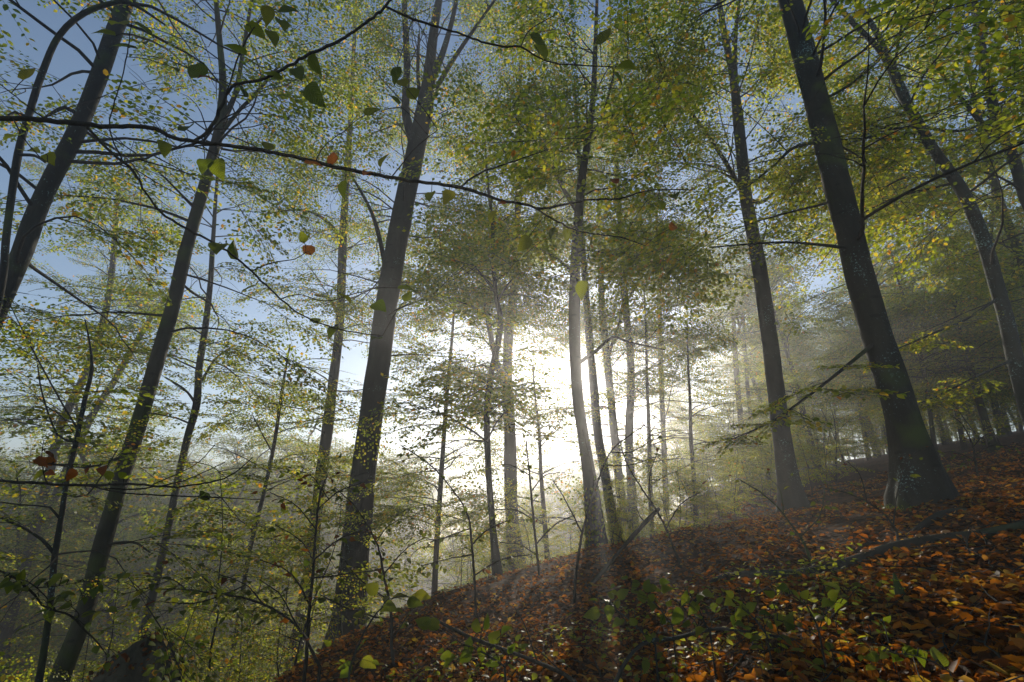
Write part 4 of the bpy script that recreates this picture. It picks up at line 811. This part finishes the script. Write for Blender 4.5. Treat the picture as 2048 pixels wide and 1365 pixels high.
def mound(label, c, R0, h, seed):
    r = np.random.default_rng(seed); z = float(ground_z(c[0], c[1])); n, m = 40, 22; V = []
    ph = r.uniform(0, 6.28, 12); fr = r.integers(1, 8, 12)
    for i in range(m):
        k = i / (m - 1)
        for j in range(n):
            th = 2 * math.pi * j / n; nz = sum(math.sin(fr[q] * th + ph[q] + 6 * k * ((q % 3) - 1)) / (1 + .35 * fr[q]) for q in range(12)) * .16
            rr = R0 * (1 - k ** 3) ** .5 * (1 + 1.3 * nz) * (1.15 - .2 * k); V.append([c[0] + rr * math.cos(th) + .12 * k, c[1] + .7 * rr * math.sin(th), z - .3 + (h + .3) * k * (1 + .12 * nz) + r.normal(0, .012)])
    b = MB(); b.add(V, None, [[i * n + j, i * n + (j + 1) % n, (i + 1) * n + (j + 1) % n, (i + 1) * n + j] for i in range(m - 1) for j in range(n)])
    t = thing('rotten_stump', label, 'stump', (c[0], c[1], z)); b.build('wood', M['deadwood'], t); V = np.array(V)
    q = MB(); i = r.integers(n * 5, len(V), 900); P = V[i] + r.normal(0, .02, (900, 3)); out = V[i] - np.array([c[0], c[1], z + h * .3])
    put_leaves(q, LEAF_CURL, P, frames(r.normal(0, 1, (900, 3)), out + r.normal(0, .5, (900, 3))), r.uniform(.035, .07, 900)); q.build('fallen_leaves', M['litter'], t, 'stuff')
    q = MB()
    for k in range(26):
        i = r.integers(n * 6, len(V)); o = unit(V[i] - np.array([c[0], c[1], z])); g = branch_path(r, V[i] - o * .05, o + r.normal(0, .5, 3), r.uniform(.12, .4), 5, 0, .3); tube(q, g, np.linspace(.009, .002, len(g)), 4)
    q.build('roots', M['twig'], t, 'stuff')
LEAF_CURL = (np.array([[0, 0, .05], [.3, .30, .16], [.68, .26, .12], [1, 0, -.02], [.68, -.27, .16], [.3, -.30, .14], [.3, 0, 0], [.68, 0, -.02]]),
             np.array([[0, 6, 1], [0, 5, 6], [3, 2, 7], [3, 7, 4]]), np.array([[1, 6, 7, 2], [6, 5, 4, 7]]))
p0 = at(285, 1300, 6.6); gz = float(ground_z(p0[0], p0[1]))
mound('dark leaf-covered rotten stump at the bottom left, right of the stout beech', (p0[0], p0[1]), .62, p0[2] - gz + .12, 4)
p0 = at(1803, 1165, 2.9)
stump('mossy_stub', 'small upright moss-covered stub standing in the leaves below the log', (p0[0], p0[1]), .035, .13, 'bark_moss', 5, lean=(-.03, 0), sides=10)

# ivy and moss on two trunk feet
def foot_cover(t, part, px, py0, py1, d, wpx, n, size, mat, seed, side=None):
    r = np.random.default_rng(seed); m = MB(); v = r.uniform(0, 1, n) ** 1.4; th = r.uniform(0, 6.28, n)
    if side is not None: th = r.normal(side, .55, n)
    c = np.array([at(px[0] + (px[1] - px[0]) * k, py0 + (py1 - py0) * k, d) for k in v]); rad = (wpx[0] + (wpx[1] - wpx[0]) * v) * .5 * d / FPX * r.uniform(.85, 1.3, n)
    P = c + np.stack([np.cos(th), np.sin(th), np.zeros(n)], -1) * rad[:, None]
    put_leaves(m, LEAF_MID, P, frames(np.stack([r.normal(0, .5, n), r.normal(0, .5, n), -np.ones(n)], -1), np.stack([np.cos(th) + r.normal(0, .4, n), np.sin(th) + r.normal(0, .4, n), r.uniform(0, .6, n)], -1)), size * r.uniform(.6, 1.2, n))
    m.build(part, M[mat], t, 'stuff')
trees = [o for o in COL.objects if o.parent is None and o.get('category') == 'tree']
T_sun = [o for o in trees if 'central beech trunk' in o['label']][0]; T_big = [o for o in trees if o['label'].startswith('massive')][0]
foot_cover(T_sun, 'ivy', (1196, 1182), 1135, 970, 10.0, (42, 26), 1300, .07, 'leaf', 6)
foot_cover(T_big, 'moss', (1846, 1840), 1075, 1010, 6.2, (136, 104), 1500, .022, 'moss', 7, side=3.5)

# ------------------------------------------------------------------ leaf litter
n = 66000; r = np.random.default_rng(77)
y = 1.3 * np.exp(r.uniform(0, 1, n) ** .85 * math.log(12.5)); hw = 1.18 * y + .8; x = r.uniform(-.5, 1, n) * hw
keep = (x > -4.5); x, y = x[keep], y[keep]
P = np.stack([x, y, ground_z(x, y)], -1); px, py, dep = project(P); k = (px > -60) & (px < 2110) & (py < 1480) & (clump(P * 2.2) + r.normal(0, .6, len(P)) > -.75); P, px, py, dep = P[k], px[k], py[k], dep[k]
P[:, 2] += r.uniform(.002, .035, len(P)); n = len(P)
an = r.uniform(0, 6.28, n); D = np.stack([np.cos(an), np.sin(an), r.normal(0, .35, n)], -1); Nn = np.stack([r.normal(0, .55, n), r.normal(0, .55, n), np.ones(n)], -1)
S = np.clip(np.exp(r.normal(math.log(.047), .3, n)), .022, .085) * (1 + .03 * np.maximum(0, P[:, 1] - 6)); R = frames(D, Nn)
inside = (px > 0) & (px < 2048) & (py < 1365); order = np.argsort(np.where(inside, dep, 1e9)); big = order[:300]; rest = np.setdiff1d(np.arange(n), big)
for q in big: leaf_object(ground, 'fallen', P[q], D[q], Nn[q], S[q], 'fallen_leaf')
m = MB(); put_leaves(m, LEAF_CURL, P[rest], R[rest], S[rest]); m.build('leaf_litter', M['litter'], ground, 'stuff')

# low green ground cover and small broken twigs among the litter
r = np.random.default_rng(78); C = []
for k in range(150):
    c = at(r.uniform(780, 1760), r.uniform(1175, 1375), 1.0); y0 = r.uniform(1.9, 4.6); cx, cy0 = c[0] * y0 / c[1] * 1.0, y0
    for q in range(r.integers(4, 16)): C.append((cx + r.normal(0, .09), cy0 + r.normal(0, .12), r.uniform(.02, .16)))
C = np.array(C); P = np.stack([C[:, 0], C[:, 1], ground_z(C[:, 0], C[:, 1]) + C[:, 2]], -1); k = project(P)[2] > 1.5; P, C = P[k], C[k]; n = len(P)
an = r.uniform(0, 6.28, n); m = MB(); put_leaves(m, LEAF_MID, P, frames(np.stack([np.cos(an), np.sin(an), r.normal(-.1, .3, n)], -1), np.stack([r.normal(0, .4, n), r.normal(-.1, .4, n), np.ones(n)], -1)), r.uniform(.025, .055, n))
o = m.build('ground_cover', M['leaf_y'], kind='stuff'); o['label'] = 'low green seedlings and ground cover among the fallen leaves'; o['category'] = 'ground cover'
m = MB()
for p_ in P: tube(m, np.array([p_, [p_[0] + r.normal(0, .015), p_[1] + r.normal(0, .015), float(ground_z(p_[0], p_[1])) - .01]]), .0012, 3)
m.build('seedling_stalks', M['twig'], o, 'stuff')
m = MB()
for k in range(420):
    y0 = 1.4 * math.exp(r.uniform(0, 2.0)); x0 = r.uniform(-.35, 1) * (1.15 * y0 + .5); a_ = r.uniform(0, 6.28); L = r.uniform(.08, .55)
    q = branch_path(r, (x0, y0, 0), (math.cos(a_), math.sin(a_), 0), L, 6, 0, .22); q[:, 2] = ground_z(q[:, 0], q[:, 1]) + .012 + r.uniform(0, .03) + np.linspace(0, r.uniform(0, .08), len(q)); tube(m, q, np.linspace(r.uniform(.002, .006), .0012, len(q)), 4)
m.build('twig_litter', M['bark'], ground, 'stuff')

# ------------------------------------------------------------------ undergrowth and the far forest (masses)
def template(seed, kind):
    r = np.random.default_rng(seed); lm, tm = MB(), MB(); pos, dirs, sc = [], [], []
    if kind == 'sapling':
        H = r.uniform(2.2, 3.4); q = branch_path(r, (0, 0, -.2), (r.normal(0, .12), r.normal(0, .12), 1), H, 9, .2, .1); tube(tm, q, np.linspace(.018, .004, len(q)), 5)
        az = r.uniform(0, 6)
        for k in range(12):
            c = q[2 + int(r.uniform(0, 1) * 7.5)]; az += 2.4; el = r.uniform(.1, .6); d = np.array([math.cos(az) * math.cos(el), math.sin(az) * math.cos(el), math.sin(el)])
            b = branch_path(r, c, d, r.uniform(.3, .8), 4, -.4); tube(tm, b, np.linspace(.007, .003, 5), 3); pos.append(b[-1]); dirs.append(unit(b[-1] - b[-2])); sc.append(r.uniform(.5, .85))
            pos.append(b[2]); dirs.append(unit(d + r.normal(0, .6, 3))); sc.append(r.uniform(.4, .7))
        ls = 1.0
    else:
        H = 15.0; q = branch_path(r, (0, 0, -1), (0, 0, 1), H, 12, 0, .05); tube(tm, q, np.linspace(.17, .03, len(q)), 7); az = 0
        for k in range(40):
            c = q[4 + int(r.uniform(0, 1) * 8.5)]; az += 2.4; hf = (c[2]) / H; el = math.radians(15 + 35 * hf); d = np.array([math.cos(az) * math.cos(el), math.sin(az) * math.cos(el), math.sin(el)])
            L = 3.6 * (1 - .5 * hf) * r.uniform(.6, 1.1); b = branch_path(r, c, d, L, 6, -.4); tube(tm, b, np.linspace(.05, .012, 7), 3)
            for j in range(2, 7):
                for w in range(2): pos.append(b[j]); dirs.append(unit(np.array([r.normal(), r.normal(), r.normal(0, .2)]) + (b[j] - b[j - 1]))); sc.append(r.uniform(.9, 1.4))
        ls = 1.0
    pos, dirs, sc = np.array(pos), np.array(dirs), np.array(sc); nr = np.stack([r.normal(0, .25, len(pos)), r.normal(0, .25, len(pos)), np.ones(len(pos))], -1); Rm = frames(dirs, nr); v = r.integers(0, len(SPRAYS), len(pos))
    for i in range(len(SPRAYS)):
        s = v == i
        if not s.any(): continue
        if kind == 'sapling':
            put_copies(lm, SPR['mid'][i][0], pos[s], Rm[s], sc[s]); put_copies(tm, SPR['lo'][i][1], pos[s], Rm[s], sc[s])
        else:                                               # far crowns: a third of the leaves, larger
            sp_ = SPRAYS[i]; e = slice(0, None, 2); b = MB(); put_leaves(b, LEAF_LO, sp_['P'][e], sp_['R'][e], sp_['S'][e] * 1.35)
            put_copies(lm, (np.concatenate(b.v), np.concatenate(b.t), None), pos[s], Rm[s], sc[s])
    return lm, tm

def scatter(name, label, cat, kind, pts, scale, leafkey, ntemp=4, wood='bark'):
    col = bpy.data.collections.new(name + '_kinds')
    for k in range(ntemp):
        lm, tm = template(300 + k + (50 if kind == 'sapling' else 0), kind)
        a = lm.mesh(name + '_leaves', M[leafkey]); w = tm.mesh(name + '_wood', M[wood])
        nl = len(a.polygons); b = MB(); b.v = lm.v + tm.v; off = lm.n; b.t = lm.t + [q + off for q in tm.t]; b.q = [q for q in lm.q] + [q + off for q in tm.q]
        me = b.mesh(name + '_kind', M[leafkey]); me.materials.append(M[wood])
        nv = lm.n; idx = np.zeros(len(me.polygons), np.int32)
        ls = np.empty(len(me.polygons), np.int32); me.polygons.foreach_get('loop_start', ls); lv = np.empty(len(me.loops), np.int32); me.loops.foreach_get('vertex_index', lv)
        idx[lv[ls] >= nv] = 1; me.polygons.foreach_set('material_index', idx); bpy.data.meshes.remove(a); bpy.data.meshes.remove(w)
        o = bpy.data.objects.new(name + '_kind', me); col.objects.link(o)
    me = bpy.data.meshes.new(name); me.vertices.add(len(pts)); me.vertices.foreach_set('co', np.asarray(pts, np.float32).ravel())
    at_ = me.attributes.new('size', 'FLOAT', 'POINT'); at_.data.foreach_set('value', np.asarray(scale, np.float32))
    rr = np.random.default_rng(5); rot = np.stack([rr.normal(0, .05, len(pts)), rr.normal(0, .05, len(pts)), rr.uniform(0, 6.28, len(pts))], -1).astype(np.float32)
    ar = me.attributes.new('turn', 'FLOAT_VECTOR', 'POINT'); ar.data.foreach_set('vector', rot.ravel())
    o = obj(name, me, kind='stuff'); o['label'] = label; o['category'] = cat
    ng = bpy.data.node_groups.new(name + '_nodes', 'GeometryNodeTree'); ng.interface.new_socket('Geometry', in_out='INPUT', socket_type='NodeSocketGeometry'); ng.interface.new_socket('Geometry', in_out='OUTPUT', socket_type='NodeSocketGeometry')
    N, Lk = ng.nodes, ng.links; gi = N.new('NodeGroupInput'); go = N.new('NodeGroupOutput'); iop = N.new('GeometryNodeInstanceOnPoints'); ci = N.new('GeometryNodeCollectionInfo')
    ci.inputs['Collection'].default_value = col; ci.inputs['Separate Children'].default_value = True; ci.inputs['Reset Children'].default_value = True
    na = N.new('GeometryNodeInputNamedAttribute'); na.data_type = 'FLOAT'; na.inputs['Name'].default_value = 'size'
    nb = N.new('GeometryNodeInputNamedAttribute'); nb.data_type = 'FLOAT_VECTOR'; nb.inputs['Name'].default_value = 'turn'
    e2r = N.new('FunctionNodeEulerToRotation'); Lk.new(nb.outputs['Attribute'], e2r.inputs[0])
    iop.inputs['Pick Instance'].default_value = True
    Lk.new(gi.outputs[0], iop.inputs['Points']); Lk.new(ci.outputs[0], iop.inputs['Instance']); Lk.new(e2r.outputs[0], iop.inputs['Rotation']); Lk.new(na.outputs['Attribute'], iop.inputs['Scale']); Lk.new(iop.outputs[0], go.inputs[0])
    md = o.modifiers.new('scatter', 'NODES'); md.node_group = ng
    return o

r = np.random.default_rng(21)
def pick(n, xr, yr, cond=lambda x, y: True, gap=1.0, have=()):
    out = list(have); n0 = len(out); tries = 0
    while len(out) - n0 < n and tries < n * 60:
        tries += 1; x, y = r.uniform(*xr), r.uniform(*yr)
        if cond(x, y) and all((x - a) ** 2 + (y - b) ** 2 > gap * gap for a, b in out): out.append((x, y))
    return out[n0:]
def lit_lanes(p, s, lo, hi, rad):
    """gaps in the wood through which the low sun reaches the floor: False for a plant standing in one"""
    ok = np.ones(len(p), bool); gz_ = ground_z(p[:, 0], p[:, 1]); ca, sa_ = math.sin(SUN_AZ), math.cos(SUN_AZ)
    for x, y, h in LANES + (AIR_LANES if rad > 1 else []):
        z = float(ground_z(x, y)) + h; t = (p[:, 0] - x) * ca + (p[:, 1] - y) * sa_; lat = np.abs((p[:, 0] - x) * sa_ - (p[:, 1] - y) * ca); zz = z + t * math.tan(SUN_EL)
        ok &= ~((t > 0) & (lat < rad * s) & (zz > gz_ + lo * s) & (zz < gz_ + hi * s))
    return ok
wide = lambda x, y: abs(x) < 1.35 * y + 6
ug = pick(90, (-22, -3), (9, 30), lambda x, y: wide(x, y) and x < -.25 * y - .5, 1.0)
ug += pick(60, (-3, 9), (15, 27), lambda x, y: not .07 * y < x < .19 * y or r.random() < .3, .9, ug) + pick(16, (2.2, 7), (11.5, 15), wide, .7, ug) + pick(40, (8, 30), (12, 32), wide, 1.2, ug) + pick(16, (-7, -2.6), (7.5, 12), wide, .9, ug)
ug += pick(70, (8, 45), (15, 50), lambda x, y: 24 < math.degrees(math.atan2(x, y)) < 50, 1.3, ug)
nb_ = len(ug); ug += pick(16, (-8, 5), (16, 26), lambda x, y: x < .04 * y, 1.5); ug = np.array(ug); us = np.r_[r.uniform(.7, 1.25, nb_), r.uniform(1.5, 2.3, len(ug) - nb_)]; ugz = ground_z(ug[:, 0], ug[:, 1])
low = (ug[:, 0] > -1.5) & (ug[:, 0] < 10) & (ug[:, 1] < 24); us = np.where(low, np.minimum(us, np.maximum(.3, (.1 + .2 * np.maximum(ug[:, 0] - 1, 0) * .8 + .25 * (ug[:, 1] - 7) - ugz) / 3.1)), us)
nw = np.array([(2.0, 10.9), (2.5, 11.3), (2.3, 12.2), (.9, 11.2), (.2, 11.6)]); ug = np.vstack([ug, nw]); us = np.r_[us, r.uniform(.34, .52, len(nw))]
ok_ = lit_lanes(ug, us, 0, 3.3, .75); ug, us = ug[ok_], us[ok_]
th_ = np.array(pick(46, (1.6, 7.6), (11.6, 16.0), wide, .55) + pick(12, (-1.2, 1.8), (11.2, 13.5), wide, .6)); cr_ = np.array(pick(64, (7.5, 19), (17, 37), lambda x, y: 19 < math.degrees(math.atan2(x, y)) < 34, 1.0))
ug = np.vstack([ug, th_, cr_]); us = np.r_[us, r.uniform(.4, .72, len(th_)), r.uniform(.9, 1.6, len(cr_))]
scatter('undergrowth', 'misty green undergrowth of young beech filling the hollow', 'undergrowth', 'sapling', np.stack([ug[:, 0], ug[:, 1], ground_z(ug[:, 0], ug[:, 1])], -1), us, 'leaf_y')
sunward = lambda x, y: abs(math.degrees(math.atan2(x, y)) - 8.0)
ff = pick(38, (-40, 45), (21, 46), lambda x, y: wide(x, y) and sunward(x, y) > 5.5, 3.6)
ff += pick(9, (-11, 3), (21, 44), lambda x, y: -16 < math.degrees(math.atan2(x, y)) < 2.8, 2.2, ff)
ff += pick(3, (4, 16), (26, 46), lambda x, y: 15 < math.degrees(math.atan2(x, y)) < 24, 2.4, ff)
ff += pick(30, (10, 50), (20, 60), lambda x, y: 26 < math.degrees(math.atan2(x, y)) < 52, 2.6, ff)
ff += pick(16, (0, 16), (24, 60), lambda x, y: sunward(x, y) < 5.5, 3.0, ff)
ff += pick(70, (-75, 70), (46, 120), wide, 4.0, ff) + pick(40, (10, 60), (17, 60), lambda x, y: wide(x, y) and x > .5 * y, 2.8, ff) + pick(26, (-50, -12), (18, 45), lambda x, y: wide(x, y) and x < -.45 * y, 2.8, ff)
ff += pick(34, (-95, -8), (58, 112), lambda x, y: -48 < math.degrees(math.atan2(x, y)) < -8, 3.5, ff); nf_ = len(ff) - 34; nt_ = len(ff); ff += pick(16, (-55, -8), (28, 62), lambda x, y: -46 < math.degrees(math.atan2(x, y)) < -15, 3.0, ff)
ff = np.array(ff); sa = np.array([sunward(x, y) for x, y in ff]); azd = np.degrees(np.arctan2(ff[:, 0], ff[:, 1])); front = (azd > -32) & (azd < 25) & (ff[:, 1] < 50)
sc = np.where(r.random(len(ff)) < np.where(front, .13, .35), r.uniform(1.1, 1.35, len(ff)), np.where(front, r.uniform(.5, .8, len(ff)), r.uniform(.65, .95, len(ff)))) * np.where(sa < 5.5, .6 + .06 * sa, 1.0)
far_c = (ff[:, 1] > 52) & (azd > -50) & (azd < 30); sc = np.where(far_c, r.uniform(1.2, 1.55, len(ff)), sc); sc[nt_:] = r.uniform(1.15, 1.5, len(ff) - nt_)
gzs = ground_z(ff[:, 0], ff[:, 1]); sc = np.minimum(sc, (TOP - .5 - gzs) / 16.0)
ok_ = lit_lanes(ff, sc, 4.0, 15.5, 2.0) | (ff[:, 1] > 60); ff, sc, gzs = ff[ok_], sc[ok_], gzs[ok_]
scatter('distant_forest', 'distant beech forest fading into the bright haze across the valley', 'forest', 'tree', np.stack([ff[:, 0], ff[:, 1], gzs], -1), sc, 'leaf')

# ------------------------------------------------------------------ haze
def haze():
    m, nt, out = new_mat('haze_air')
    pv = nt.nodes.new('ShaderNodeVolumePrincipled'); pv.inputs['Color'].default_value = (.95, .96, 1.0, 1); pv.inputs['Density'].default_value = HAZE_DENSITY; pv.inputs['Anisotropy'].default_value = HAZE_G
    nt.links.new(pv.outputs[0], out.inputs['Volume'])
    x0, x1, y0, y1, z0, z1 = -155, 155, -36, 222, -16, TOP + .6
    v = [(x, y, z) for z in (z0, z1) for y in (y0, y1) for x in (x0, x1)]
    b = MB(); b.add(v, None, [[0, 2, 3, 1], [4, 5, 7, 6], [0, 1, 5, 4], [2, 6, 7, 3], [0, 4, 6, 2], [1, 3, 7, 5]])
    o = b.build('haze', m, kind='stuff', smooth=False)
    o['label'] = 'pale morning haze filling the wood, lit by the low sun'; o['category'] = 'haze'
haze()
